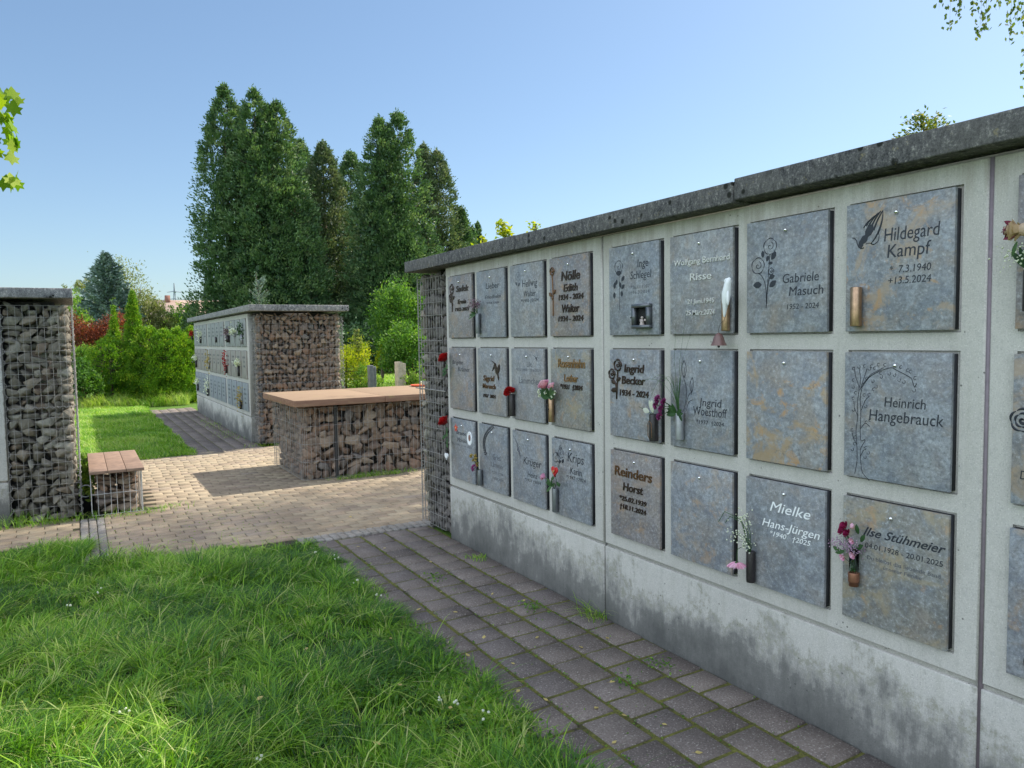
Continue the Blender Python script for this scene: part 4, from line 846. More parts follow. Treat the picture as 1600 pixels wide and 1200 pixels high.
mb = MB(); lathe(mb, (XV, 1.693, .676), [(.0165, 0), (.0165, .085), (.0155, .085), (.0155, .0)], 20); build('glass_tube', mb, m_gl, v11, smooth=True)

# ------------------------------------------------------------ flowers
def P3(dx, y, z): return np.array([D-.045-dx, y, z])
def stem(mb, pts, r=.0016): tube(mb, [P3(*p) for p in pts], r, 5, rnd=random.random())
def petals(mb, c, n, r, L, W, up=.3, r0=.2, axis=(-1, 0, .3), ring=1.0):
    ax = np.array(axis, float); ax /= np.linalg.norm(ax); a = np.cross(ax, [0, 1, .1]); a /= np.linalg.norm(a); b = np.cross(ax, a)
    t = rng.random(n)*2*np.pi; k = np.sqrt(rng.random(n))*ring; dirs = np.cos(t)[:, None]*a+np.sin(t)[:, None]*b
    P = c+dirs*(r*k)[:, None]*.7+ax*((1-k**2)*r*.6)[:, None]; A = dirs*(.3+k)[:, None]+ax*up
    diamonds(mb, P, A, L, W, rng.random(n))
def rose_bloom(mb, c, r, axis=(-.6, .0, .8), n=26):
    ax = np.array(axis, float); ax /= np.linalg.norm(ax); a = np.cross(ax, [.1, 1, .1]); a /= np.linalg.norm(a); b = np.cross(ax, a)
    for i in range(n):      # spiral of cupped petals
        t = i*2.4; k = math.sqrt((i+.6)/n); rad = r*k; d = math.cos(t)*a+math.sin(t)*b; s = np.cross(ax, d)
        h = r*(1.0-.75*k); W_ = r*(.35+.55*k); base = c+d*rad*.35-ax*r*.35; V = []
        for u in (-1, -.4, .4, 1):
            for v in (0, .55, 1.0): 
                out = rad*(.35+.75*v**1.3)*(1-.25*abs(u)**2); V.append(c+d*out+s*u*W_*.5*(.5+.6*v)+ax*(-r*.4+(h+r*.45)*v-r*.12*abs(u)*v)-d*0)
        F = [(i_*3+j, i_*3+j+1, (i_+1)*3+j+1, (i_+1)*3+j) for i_ in range(3) for j in range(2)]; mb.add(V, F, min(1, max(0, 1-k+random.uniform(-.2, .2))))
def leaf_patch(mb, c, d, L, W, bend=.3):
    d = np.array(d, float); d /= np.linalg.norm(d); s = np.cross(d, [-1., 0, .2]); s /= np.linalg.norm(s)+1e-9; nn = np.cross(s, d); V = []
    for i in range(6):
        t = i/5; w = W*math.sin(math.pi*min(1, t*.92+.06))**.8*.5; p = c+d*L*t+nn*bend*L*(t**2)*-.5; V += [p-s*w, p+nn*w*.25, p+s*w]
    F = [(3*i+j, 3*i+j+1, 3*i+j+4, 3*i+j+3) for i in range(5) for j in range(2)]; mb.add(V, F, random.random())
def flower(name, lab, cat, loc, parts, group=None):
    o = thing(name, lab, cat, tuple(loc), group)
    for nm, mb, m, sm in parts: build(nm, mb, m, o, smooth=sm)
    return o
# dry heather
s, f = MB(), MB()
for i in range(9):
    e = (random.uniform(-.01, .05), 4.60+random.uniform(-.045, .055), 1.745+random.uniform(.0, .05)); stem(s, [(0, 4.605, 1.70), (e[0]*.5, (e[1]+4.605)/2, 1.735), e], .0012); P = P3(*e)+rng.normal(0, .011, (34, 3)); diamonds(f, P, rng.normal(size=(34, 3)), .010, .007, rng.random(34))
for i in range(5): leaf_patch(s, P3(.005, 4.61, 1.71), (-.3, random.uniform(-1, 1), random.uniform(-.2, .25)), .07, .014)
flower('heather_bunch', 'dry brownish lilac heather in the top left tube', 'flowers', P3(0, 4.605, 1.71), [('stem', s, M_green, False), ('blossom', f, M_heather, False)])
# red carnation
s, f = MB(), MB(); stem(s, [(0, 4.154, 1.15), (.005, 4.156, 1.20)]); petals(f, P3(.01, 4.158, 1.193), 260, .052, .022, .018, .9, axis=(-.5, 0, .85))
flower('carnation', 'full red carnation in the dark brown tube', 'flower', P3(0, 4.154, 1.18), [('stem', s, M_green, False), ('bloom', f, M_redp, False)])
# pink and white bouquet
s, f, g_, lf = MB(), MB(), MB(), MB(); rose_bloom(f, P3(.04, 3.70, 1.262), .040); rose_bloom(f, P3(.02, 3.65, 1.258), .026, n=14)
for (dy, dz) in ((.095, -.03), (.085, -.055), (-.055, -.05), (-.075, -.03), (.02, -.03)): petals(g_, P3(.02, 3.69+dy, 1.25+dz), 26, .017, .012, .010)
for a in (-.9, -.6, .5, .9, 1.3, -1.3, 0): leaf_patch(lf, P3(.01, 3.69, 1.19), (-.35, math.sin(a), math.cos(a)*.7), random.uniform(.07, .10), .040)
for a in (-.5, .5, 0): stem(s, [(0, 3.692, 1.18), (.02, 3.692+a*.08, 1.25)])
flower('rose_bouquet', 'pink rose with white filler flowers and broad green leaves in the brass tube', 'flowers', P3(0, 3.692, 1.18), [('stem', s, M_green, False), ('bloom', f, M_rosepink, True), ('filler_blossom', g_, M_wp, False), ('leaf', lf, M_green, True)])
# dried yellow
s, f, g_ = MB(), MB(), MB()
for i in range(5): 
    e = (random.uniform(0, .04), 4.615+random.uniform(-.05, .05), .69+random.uniform(-.03, .035)); stem(s, [(0, 4.619, .61), e], .0012); petals(f, P3(*e), 30, .020, .020, .009, .8)
petals(g_, P3(.03, 4.635, .635), 60, .034, .018, .012); stem(s, [(0, 4.619, .60), (.02, 4.63, .63)])
flower('dried_flowers', 'dried yellow and dark purple blossoms in the bottom left tube', 'flowers', P3(0, 4.619, .62), [('stem', s, M_green, False), ('yellow_blossom', f, M_dry, False), ('purple_blossom', g_, M_purple, False)])
# pink bud, heart
s, f, lf = MB(), MB(), MB(); rose_bloom(f, P3(.03, 3.735, .712), .024, (-.3, .9, .3), 16); stem(s, [(0, 3.665, .65), (.015, 3.69, .70), (.03, 3.72, .708)])
for a in (-.9, -.3, .4, 1.0, 2.6): leaf_patch(lf, P3(.01, 3.675, .665), (-.3, math.sin(a), math.cos(a)*.6), .055, .022)
flower('rose', 'small pink rose bud leaning left out of the grey tube', 'flower', P3(0, 3.663, .65), [('stem', s, M_green, False), ('bloom', f, M_rosepink, True), ('leaf', lf, M_green, True)])
def heart(name, lab, y, z, s_, m, dx=.03, group=None, extra=None):
    bm = bmesh.new(); n_ = 26; vs_ = []
    for i in range(n_):
        t = 2*math.pi*i/n_; hx = 16*math.sin(t)**3; hy = 13*math.cos(t)-5*math.cos(2*t)-2*math.cos(3*t)-math.cos(4*t); vs_.append(bm.verts.new((D-.045-dx, y-hx/16*s_, z+hy/16*s_)))
    fc = bm.faces.new(vs_); e = bmesh.ops.extrude_face_region(bm, geom=[fc]); bmesh.ops.translate(bm, vec=(-s_*.3, 0, 0), verts=[v for v in e['geom'] if isinstance(v, bmesh.types.BMVert)])
    bmesh.ops.recalc_face_normals(bm, faces=bm.faces[:]); bmesh.ops.bevel(bm, geom=bm.edges[:], offset=s_*.09, segments=2, affect='EDGES'); mb = MB(); from_bm(mb, bm)
    o = thing(name, lab, 'heart', (D-.045-dx, y, z)); build('heart_body', mb, m, o, smooth=True); return o
h = heart('heart_pick', 'glossy red heart on a stick above the grey tube', 3.605, .768, .034, simple('glossy red', (.50, .015, .02), .25, coat=.5)); s, lf = MB(), MB(); stem(s, [(.005, 3.655, .65), (.02, 3.61, .70), (.03, 3.606, .75)], .0018)
for (yy, zz, a) in ((3.625, .725, 2.0), (3.60, .70, -1.9), (3.585, .685, -1.2)): leaf_patch(lf, P3(.025, yy, zz), (-.3, math.sin(a), math.cos(a)), .032, .022)
build('stick', s, M_green, h); build('leaf', lf, M_green, h, smooth=True)
mb = MB(); tube(mb, [(D-.09, 3.612, .755), (D-.091, 3.606, .772), (D-.09, 3.60, .760), (D-.091, 3.594, .775)], .0025, 5); build('initials', mb, simple('gold ink', (.6, .35, .15), .4), h)
# roses at the far end of the wall
for (y, z, lab, low) in ((5.10, 1.397, 'upper dark red rose, beside the middle row against the stone cage', False), (5.125, .918, 'lower dark red rose with dangling green leaves, beside the bottom row', True)):
    s, f, lf = MB(), MB(), MB(); rose_bloom(f, P3(.03, y, z), .050, (-.6, .1, .7), 30); stem(s, [(.03, y, z), (.02, y-.03, z-.06), (.02, y-.02, z-.14 if low else z-.08)], .0022)
    for k in range(5 if low else 3): leaf_patch(lf, P3(.02, y-.02, z-.045-.028*k), (-.4, random.choice([-1, 1])*.8, -.5), .06, .032)
    flower('rose', lab, 'flower', P3(0, y, z), [('stem', s, M_green, False), ('bloom', f, M_redp, True), ('leaf', lf, M_green, True)])
heart('heart_pendant', 'small white heart hanging beside the bottom left plaque', 5.127, .655, .030, M_porc, .01)
mb = MB()
for k in range(5): 
    a = 2*math.pi*k/5+1.57; blob(mb, (-.035+.017*math.cos(a)+.0, .0+.017*math.sin(a)), a, .034, .018, 0, .004)
o = wall_thing('star_ornament', 'small red star fixed to the lowest left plaque', 'ornament', (D-.018, *[slot_c(2, 0)[0]+.035+.035, .875])); build('points', mb, simple('red lacquer', (.55, .05, .03), .35, coat=.3), o)
mb = MB(); ico(mb, (-.035, 0, .004), (.011, .011, .006), 2); build('centre', mb, simple('orange bead', (.7, .2, .08), .4), o, smooth=True)
# lily bud in the black tube
s, f, lf = MB(), MB(), MB(); stem(s, [(0, 2.785, 1.16), (.01, 2.775, 1.19)], .002)
for a in (-.35, 0, .3): leaf_patch(f, P3(.01+.01*abs(a), 2.772, 1.172), (-.25, a*.6, 1), .065, .022, .1)
leaf_patch(f, P3(.02, 2.79, 1.175), (-.3, .9, .35), .04, .026)
for a in (1.2, .8, 1.6): stem(s, [(.01, 2.785, 1.165), (.02, 2.785+.05*a, 1.18+.01*a)], .0009)
flower('lily', 'drooping white lily bud in the black tube', 'flower', P3(0, 2.785, 1.165), [('stem', s, M_green, False), ('bud', f, M_wp, True)])
# purple carnations
s, f, lf = MB(), MB(), MB()
for (y, z, r) in ((2.685, 1.245, .028), (2.70, 1.215, .024), (2.665, 1.20, .022), (2.675, 1.165, .024), (2.648, 1.235, .020)): petals(f, P3(.05, y, z), 90, r, .016, .010, .8, axis=(-.8, .4, .3)); stem(s, [(0, 2.602, 1.17), (.02, 2.62, 1.21), (.045, y, z)])
for a in (-.9, .9, .5, 1.6, -1.5, .1, 2.0): leaf_patch(lf, P3(.012, 2.607, 1.18), (-.35, math.sin(a), math.cos(a)*.5+.1), .055, .022)
leaf_patch(lf, P3(.02, 2.585, 1.20), (-.2, -.5, -.9), .055, .018)
flower('carnation_bunch', 'purple carnations nodding left out of the grey tube', 'flowers', P3(0, 2.602, 1.18), [('stem', s, M_green, False), ('bloom', f, M_purple, False), ('leaf', lf, M_green, True)])
s = MB()
for i in range(26):
    a = random.uniform(-.25, .35); tube(s, [P3(.0, 2.602, 1.17), P3(.012, 2.602+a*.05, 1.26), P3(.016, 2.602+a*.13, 1.31+random.uniform(0, .06))], .0016, 4, .0004, rnd=random.random())
for (e1, e2) in (((2.72, 1.33), (2.86, 1.31)), ((2.70, 1.38), (2.76, 1.24)), ((2.68, 1.40), (2.69, 1.22)), ((2.66, 1.34), (2.74, 1.34))):
    t = np.linspace(0, 1, 9)[:, None]; p0, p1, p2 = P3(.0, 2.602, 1.18), P3(.03, (2.602+e1[0])/2, 1.18+(e1[1]-1.18)*1.5), P3(.04, *e2); tube(s, (1-t)**2*p0+2*t*(1-t)*p1+t*t*p2, .0012, 4, .0006, rnd=1)
for (y, z) in ((2.50, 1.56), (2.60, 1.60), (2.53, 1.66)): tube(s, [P3(.0, 2.602, 1.25), P3(.012, (2.602+y)/2+.02, 1.42), P3(.02, y, z)], .0010, 4, .0005, rnd=.4)
flower('ornamental_grass', 'long arching green grass blades standing in the tube with the carnations', 'grass', P3(0, 2.602, 1.17), [('blades', s, M_green, False)])
# gypsophila and gerbera
s, f = MB(), MB()
for i in range(16):
    e = (random.uniform(.0, .05), 2.19+random.uniform(-.045, .065), .665+random.uniform(-.02, .13)); stem(s, [(0, 2.174, .63), (e[0]*.5, (e[1]+2.174)/2-.01, (e[2]+.63)/2+.02), e], .0008)
    for k in range(7): ico(f, P3(*e)+rng.normal(0, .013, 3), random.uniform(.0025, .0042), 1)
stem(s, [(0, 2.174, .63), (.03, 2.20, .77), (.04, 2.28, .79), (.045, 2.31, .74)], .0016); stem(s, [(0, 2.174, .63), (.03, 2.19, .76), (.04, 2.25, .775), (.045, 2.27, .745)], .0016)
flower('gypsophila', 'spray of tiny white gypsophila in the black tube', 'flowers', P3(0, 2.174, .635), [('stem', s, M_green, False), ('blossom', f, M_wp, False)])
s, f = MB(), MB(); c = P3(.035, 2.215, .585)
for i in range(34):
    a = 2*math.pi*i/34; rr = random.uniform(.038, .048); d = np.array([math.cos(a)*.95, math.sin(a), -.42]); leaf_patch(f, c, d, rr, .011, .15)
stem(s, [(0, 2.174, .63), (.02, 2.19, .66), (.034, 2.213, .64), (.035, 2.215, .59)], .0018); ico(s, c+np.array([0, 0, -.004]), .010, 1)
flower('gerbera', 'wilting pink daisy hanging head down beside the black tube', 'flower', c, [('stem', s, M_green, False), ('bloom', f, M_pink, False)])
# magenta and lilac posy
s, f, g_, pk, lf = MB(), MB(), MB(), MB(), MB()
for (y, z, r) in ((1.712, .845, .020), (1.722, .825, .016), (1.70, .822, .017)): rose_bloom(f, P3(.03, y, z), r, (-.8, .2, .5), 10); stem(s, [(0, 1.693, .69), (.01, 1.70, .77), (.025, y, z)], .0014)
for i in range(230): 
    a = random.random(); e = P3(random.uniform(.0, .05), random.choice([1.745, 1.672, 1.70])+random.gauss(0, .014), .775+random.gauss(0, .014)); ico(g_, e, random.uniform(.0016, .0028), 1, r=random.random())
for (y, z, r) in ((1.708, .735, .013), (1.668, .752, .014), (1.672, .803, .012)): rose_bloom(pk, P3(.04, y, z), r, (-.9, 0, -.1), 9); stem(s, [(0, 1.693, .70), (.035, y, z)], .001)
for (y, z, a) in ((1.665, .825, .1), (1.655, .80, -.6), (1.73, .745, 1.2), (1.72, .75, 1.9), (1.67, .77, -.9)): leaf_patch(lf, P3(.015, y, z), (-.3, math.sin(a), math.cos(a)), .036, .018)
for i in range(12): stem(s, [(random.uniform(-.008, .008), 1.693+random.uniform(-.01, .01), .678), (random.uniform(-.005, .012), 1.693+random.uniform(-.009, .012), .765)], .0014)
ico(pk, P3(.025, 1.683, .852), (.008, .008, .012), 1)
flower('posy', 'small posy of magenta, lilac and pink blossoms in the copper and glass tube', 'flowers', P3(0, 1.693, .68), [('stem', s, M_green, False), ('magenta_bloom', f, M_magenta, True), ('lilac_floret', g_, M_lilac, False), ('pink_bloom', pk, M_rosepink, True), ('leaf', lf, M_green, True)])
# dried rose at the right edge
s, f, w_, lf, gy = MB(), MB(), MB(), MB(), MB(); c = P3(.05, 1.155, 1.832)
rose_bloom(f, c, .033, (-.35, 1, .12), 20); rose_bloom(f, c+np.array([0, -.012, 0]), .030, (-.3, 1, .05), 9); rose_bloom(w_, c+np.array([-.001, .013, .001]), .024, (-.35, 1, .2), 9)
for a in (-.55, .05, .6): leaf_patch(w_, c+np.array([-.006, -.008, a*.018]), (-.25, 1, a), .034, .016, -.4)
ico(f, c+np.array([0, -.03, 0]), (.018, .026, .020), 2); stem(s, [(.05, 1.125, 1.83), (.03, 1.125, 1.78), (0, 1.135, 1.71)], .0025); leaf_patch(lf, P3(.045, 1.15, 1.80), (-.1, .35, -1), .045, .012)
for i in range(110): ico(gy, P3(random.uniform(0, .06), 1.135+random.gauss(0, .035), 1.765+random.gauss(0, .020)), random.uniform(.002, .004), 1)
for i in range(8): leaf_patch(lf, P3(.01, 1.135, 1.72), (-.3, random.uniform(-.8, .8), 1), .07, .018)
flower('rose', 'dried cream rose with wine red edges at the right edge of the wall', 'flower', P3(0, 1.135, 1.71), [('stem', s, M_green, False), ('bloom', f, M_cream, True), ('wine_petal', w_, M_wine, True), ('filler_blossom', gy, M_wp, False), ('leaf', lf, M_green, True)])

# ------------------------------------------------------------ ornaments
# white porcelain bird perched on the brass tube
o = thing('bird_figurine', 'white porcelain bird with a long tail perched on the brass tube', 'figurine', P3(.02, 2.305, 1.64))
mb = MB(); pts = [P3(.018, 2.272, 1.782), P3(.022, 2.276, 1.775), P3(.022, 2.282, 1.760), P3(.020, 2.287, 1.742), P3(.020, 2.292, 1.715), P3(.018, 2.297, 1.69), P3(.016, 2.303, 1.66), P3(.014, 2.308, 1.632), P3(.013, 2.310, 1.620)]
tube(mb, pts, [.004, .0125, .0145, .0165, .0195, .0165, .0105, .006, .003], 12, rnd=.5); build('body', mb, M_porc, o, smooth=True)
mb = MB(); tube(mb, [P3(.030, 2.283, 1.777), P3(.036, 2.287, 1.770), P3(.036, 2.288, 1.763)], [.005, .003, .0006], 6); build('beak', mb, M_porc, o, smooth=True)
for s_ in (-1, 1):
    mb = MB(); ico(mb, P3(.026, 2.290+s_*.012, 1.700), (.008, .008, .036), 2); build('wing', mb, M_porc, o, smooth=True)
# clay bell on a wire
o = thing('bell', 'small brown clay bell hanging on a thin wire under the white bird', 'bell', P3(.02, 2.335, 1.50))
bc = P3(.020, 2.335, 1.498); mb = MB(); lathe(mb, bc, [(.034, 0), (.033, .004), (.026, .018), (.021, .036), (.014, .048), (.004, .054), (.0005, .055)], 20); lathe(mb, bc, [(.034, 0), (.030, .001), (.022, .03), (.0005, .045)], 20); build('body', mb, M_bell, o, smooth=True)
mb = MB(); ico(mb, bc+np.array([0, 0, -.004]), .0065, 1); tube(mb, [bc+np.array([0, 0, 0]), bc+np.array([0, 0, .04])], .001, 4); build('clapper', mb, M_darktube, o, smooth=True)
mb = MB(); tube(mb, [bc+np.array([0, 0, .054]), P3(.020, 2.336, 1.565), P3(.022, 2.325, 1.59), P3(.020, 2.305, 1.605), P3(.015, 2.298, 1.63)], .0010, 4); build('wire', mb, M_darktube, o)
# lantern box with a tiny angel
yl, yr, zb, zt = 2.938, 2.812, 1.580, 1.700; xo = D-.018
o = thing('grave_lantern', 'small square grey metal lantern box on the blue plaque with the single rose', 'lantern', (xo-.02, (yl+yr)/2, zb)); m_fr = simple('grey lantern metal', (.14, .15, .16), .4, .6, .15)
mb = MB(); t = .017
for (a, b2, c_, d_) in ((yr, yl, zb, zb+t), (yr, yl, zt-t, zt), (yl-t, yl, zb+t, zt-t), (yr, yr+t, zb+t, zt-t)): box(mb, (xo-.032, a, c_), (xo, b2, d_))
build('frame', mb, m_fr, o); mb = MB(); box(mb, (xo-.004, yr+t, zb+t), (xo-.001, yl-t, zt-t)); build('back_plate', mb, M_dark, o)
mb = MB(); ico(mb, (xo-.033, yl+.003, (zb+zt)/2-.005), .004, 1); build('hinge', mb, M_darktube, o)
ax, ay, az = xo-.018, 2.872, zb+t; o = thing('angel_figurine', 'tiny pale angel inside the lantern box', 'figurine', (ax, ay, az)); mb = MB()
tube(mb, [(ax, ay, az), (ax, ay, az+.012), (ax, ay, az+.024), (ax, ay, az+.030)], [.013, .010, .006, .003], 10); ico(mb, (ax, ay, az+.036), .0075, 2); tube(mb, [(ax, ay+.004, az+.023), (ax-.005, ay+.012, az+.016), (ax-.008, ay+.004, az+.018)], .0022, 6); tube(mb, [(ax, ay-.004, az+.023), (ax-.005, ay-.012, az+.016), (ax-.008, ay-.004, az+.018)], .0022, 6)
m_an = simple('pale figurine clay', (.42, .36, .33), .6); build('body', mb, m_an, o, smooth=True)
for s_ in (-1, 1):
    mb = MB(); ico(mb, (ax+.004, ay+s_*.015, az+.024), (.002, .009, .006), 2); build('wing', mb, m_an, o, smooth=True)
# ladybird on the right edge plaque
o = thing('ladybird_ornament', 'red spotted ladybird ornament on the plaque at the lower right edge', 'ornament', (D-.018, 1.11, .549)); mb = MB(); ico(mb, (D-.024, 1.11, .549), (.014, .022, .021), 2); build('shell', mb, simple('red enamel', (.42, .02, .03), .3, coat=.4), o, smooth=True)
mb = MB(); ico(mb, (D-.021, 1.11, .549), (.010, .0265, .0255), 2); build('body', mb, M_darktube, o, smooth=True)
mb = MB()
for (a, b2) in ((.008, .008), (-.008, .006), (.006, -.010), (-.009, -.008)): ico(mb, (D-.0365, 1.11+a, .549+b2), (.002, .0035, .0035), 1)
build('spots', mb, M_darktube, o)

# ------------------------------------------------------------ vases and flowers on the far wall (seen small)
def far_vase(y, z, kind, lab, tall=.12, w=.018):
    o = thing('flower_vase', lab+' on the far urn wall', 'vase', (X2-.04, y, z)); mb = MB(); lathe(mb, (X2-.04, y, z), [(.0005, 0), (w, 0), (w, tall), (.0005, tall-.01)], 10); build('tube', mb, kind[0], o)
    if kind[1] is not None:
        mb = MB(); P = np.array([X2-.06, y, z+tall+.05])+rng.normal(0, 1, (90, 3))*np.array([.025, .05, kind[2]]); diamonds(mb, P, rng.normal(size=(90, 3)), .035, .025, rng.random(90)); f_ = thing('flowers', lab.replace('tube', 'bouquet').replace('vase', 'bouquet')+' of the far urn wall', 'flowers', (X2-.05, y, z+tall)); build('bloom', mb, kind[1], f_)
        mb = MB(); tube(mb, [(X2-.04, y, z+tall-.03), (X2-.055, y, z+tall+.04)], .004, 5); build('stem', mb, M_green, f_)
far_vase(12.13, 1.50, (M_paletube, M_green, .06), 'pale tube in the top row nearest the cage', .16)
far_vase(13.35, 1.53, (M_darktube, M_heather, .05), 'dark vase in the top row near the middle', .12, .03)
far_vase(12.75, 1.62, (M_paletube, M_wp, .03), 'white tube in the top row, second from the cage', .05)
far_vase(14.6, 1.53, (M_darktube, None, 0), 'short black empty tube in the top row', .10)
far_vase(16.6, 1.52, (M_darktube, M_wp, .06), 'dark tube in the top row toward the far end', .13)
far_vase(17.85, 1.60, (M_darktube, M_redp, .04), 'small red tube at the far end of the top row', .08)
far_vase(12.50, .99, (M_darktube, M_wp, .03), 'black tube in the middle row nearest the cage', .17)
far_vase(13.62, 1.00, (M_darktube, M_redp, .12), 'dark tube with red blooms in the middle row', .14)
far_vase(15.6, 1.02, (M_paletube, M_dry, .10), 'pale tube with dry stalks in the middle row', .12)
far_vase(17.4, 1.00, (M_darktube, M_wp, .03), 'black tube at the far end of the middle row', .16)
far_vase(12.42, .47, (M_darktube, M_dry, .10), 'dark tube in the bottom row nearest the cage', .14)
far_vase(15.9, .47, (M_darktube, M_wp, .09), 'dark tube with pale stalks in the bottom row', .14)
far_vase(17.3, .50, (M_darktube, M_wp, .03), 'black tube with a white head in the bottom row', .14)

# ------------------------------------------------------------ vegetation
def conifer(name, lab, cat, x, y, h, rad, n, m, leaf=.155, apexes=None, z0=.2, sharp=.85, clump=.42, group=None, trunk=.16, wlo=1.0, up=.75, core=True):
    """columnar evergreen: leader(s), clumped sprays on a rough cone, trunk, limbs"""
    o = thing(name, lab, cat, (x, y, -.03), group); mb = MB(); apexes = apexes or [(0, 0, h, rad)]; tot = sum(a[3]*a[2] for a in apexes)
    for (ax, ay, ah, ar) in apexes:
        nc = int(n*(2.1 if leaf < .1 else 2.0)*ar*ah/tot/46); t = rng.random(nc)**.85; z = z0+(ah-z0)*t; th = rng.random(nc)*2*np.pi; ph = rng.random(3)*6
        prof = np.clip(np.minimum((1-t)**sharp*1.12, 3.1*(1-t)+.04), .03, 1)*np.clip(.62+t*4, wlo*.8, 1); lump = 1+.09*np.sin(th*3+ph[0]+z*.9)+.07*np.sin(th*5+z*2.1+ph[1])+.06*np.sin(z*4+ph[2]+th)
        rr = ar*prof*lump*(.74+.38*rng.random(nc)**.5)
        C = np.c_[x+ax+rr*np.cos(th), y+ay+rr*np.sin(th), z]; Dr = np.c_[np.cos(th), np.sin(th), np.full(nc, up)]
        cs = clump*(.45+.6*prof)*rng.uniform(.5, 1.25, nc); k = 46; tone = rng.normal(.5, .2, nc)
        off = rng.normal(0, 1, (nc, k, 3))*cs[:, None, None]*.42; off[:, :, 2] *= .9; P = (C[:, None]+off).reshape(-1, 3)
        A = (Dr[:, None]+rng.normal(0, .45, (nc, k, 3))).reshape(-1, 3); r = np.clip((tone[:, None]+rng.normal(0, .16, (nc, k))).ravel(), 0, 1)
        L = leaf*rng.uniform(.5, 1.2, len(P)); diamonds(mb, P, A, L, L*.42, r)
        # leader tip
        Pt = np.c_[x+ax+rng.normal(0, .05, 40), y+ay+rng.normal(0, .05, 40), ah-.1+rng.uniform(-.5, .35, 40)]; diamonds(mb, Pt, np.c_[rng.normal(0, .35, (40, 2)), np.ones(40)], leaf, leaf*.3, rng.random(40))
    build('crown', mb, m, o); tb = MB()
    for (ax, ay, ah, ar) in apexes:
        tube(tb, [(x+ax*.3, y+ay*.3, -.03), (x+ax, y+ay, ah*.5), (x+ax, y+ay, ah*.93)], [trunk, trunk*.6, .02], 8)
        for i in range(30):
            zz = random.uniform(.8, ah*.85); a = random.uniform(0, 6.28); q = ar*(1-zz/ah)**sharp*.85; tube(tb, [(x+ax, y+ay, zz), (x+ax+math.cos(a)*q, y+ay+math.sin(a)*q, zz+q*.35)], .028, 4, .008)
    build('trunk', tb, M_bark, o)
    if core:   # the dense inner twigs that close the crown, toned dark as interior shade
        cb = MB()
        for (ax, ay, ah, ar) in apexes:
            nn = int(120*ah*ar); t = rng.random(nn)**.8; z = z0+(ah-z0)*t*.9; th = rng.random(nn)*2*np.pi; rr = ar*np.clip((1-t)**sharp, .02, 1)*.85*np.sqrt(rng.random(nn))
            diamonds(cb, np.c_[x+ax+rr*np.cos(th), y+ay+rr*np.sin(th), z], rng.normal(size=(nn, 3))*[1, 1, 1.5], .45*(1.15-t), .28*(1.15-t), rng.random(nn)*.4)
        build('inner_foliage', cb, m, o)
    return o
G = 'tall evergreens behind the plaza'
conifer('cypress_tree', 'tallest dark evergreen at the left end of the row, with a single top', 'tree', 6.05, 35.5, 12.7, 1.9, 30000, M_cyp, apexes=[(.05, 0, 12.75, 1.65), (.8, .5, 11.6, 1.7)], group=G, sharp=.50)
conifer('cypress_tree', 'broad twin topped evergreen, second in the row', 'tree', 7.5, 34.3, 12.2, 2.3, 42000, M_cyp, apexes=[(-.35, 0, 12.4, 1.8), (.15, .3, 11.9, 1.6), (.6, .1, 12.0, 2.1), (1.1, -.5, 8.6, 1.8)], group=G, sharp=.56)
conifer('cypress_tree', 'slim evergreen peeping over between the second and the brownish one', 'tree', 10.7, 40.6, 12.1, 1.9, 20000, M_cyp, group=G, sharp=.55)
conifer('cypress_tree', 'brownish grey evergreen in the gap of the row', 'tree', 11.2, 38.0, 11.4, 1.8, 24000, M_cyp2, group=G, sharp=.52)
conifer('cypress_tree', 'dark narrow evergreen left of the right hand twin tops', 'tree', 13.8, 41.6, 12, 1.9, 20000, M_cyp, group=G, sharp=.55)
conifer('cypress_tree', 'broad evergreen with two pointed tops, tallest of the right half of the row', 'tree', 13.1, 33.8, 12, 2.4, 42000, M_cyp, apexes=[(-.5, -.1, 11.7, 1.95), (0, .2, 11.5, 1.7), (.5, .05, 12.2, 2.25), (.2, -.6, 7, 2.5)], group=G, sharp=.60)
conifer('cypress_tree', 'olive brown evergreen at the right end of the row', 'tree', 16.1, 35.8, 11.5, 1.9, 26000, M_cyp2, apexes=[(-.1, .6, 11.5, 1.4), (.35, 0, 11.1, 2.0)], group=G, sharp=.62)
conifer('cypress_tree', 'low evergreen stepping down at the right end of the row', 'tree', 17.9, 35.9, 8.3, 1.6, 13000, M_cyp, group=G, sharp=.8)
conifer('fir_tree', 'small distant dark conifer just above the wall end', 'tree', 27.5, 53.3, 10.2, 1.2, 5000, M_cyp, group=G, leaf=.4)
conifer('fir_tree', 'second small distant conifer, slightly taller, above the wall end', 'tree', 28.3, 53.9, 10.6, .9, 4000, M_cyp, group=G, leaf=.4)
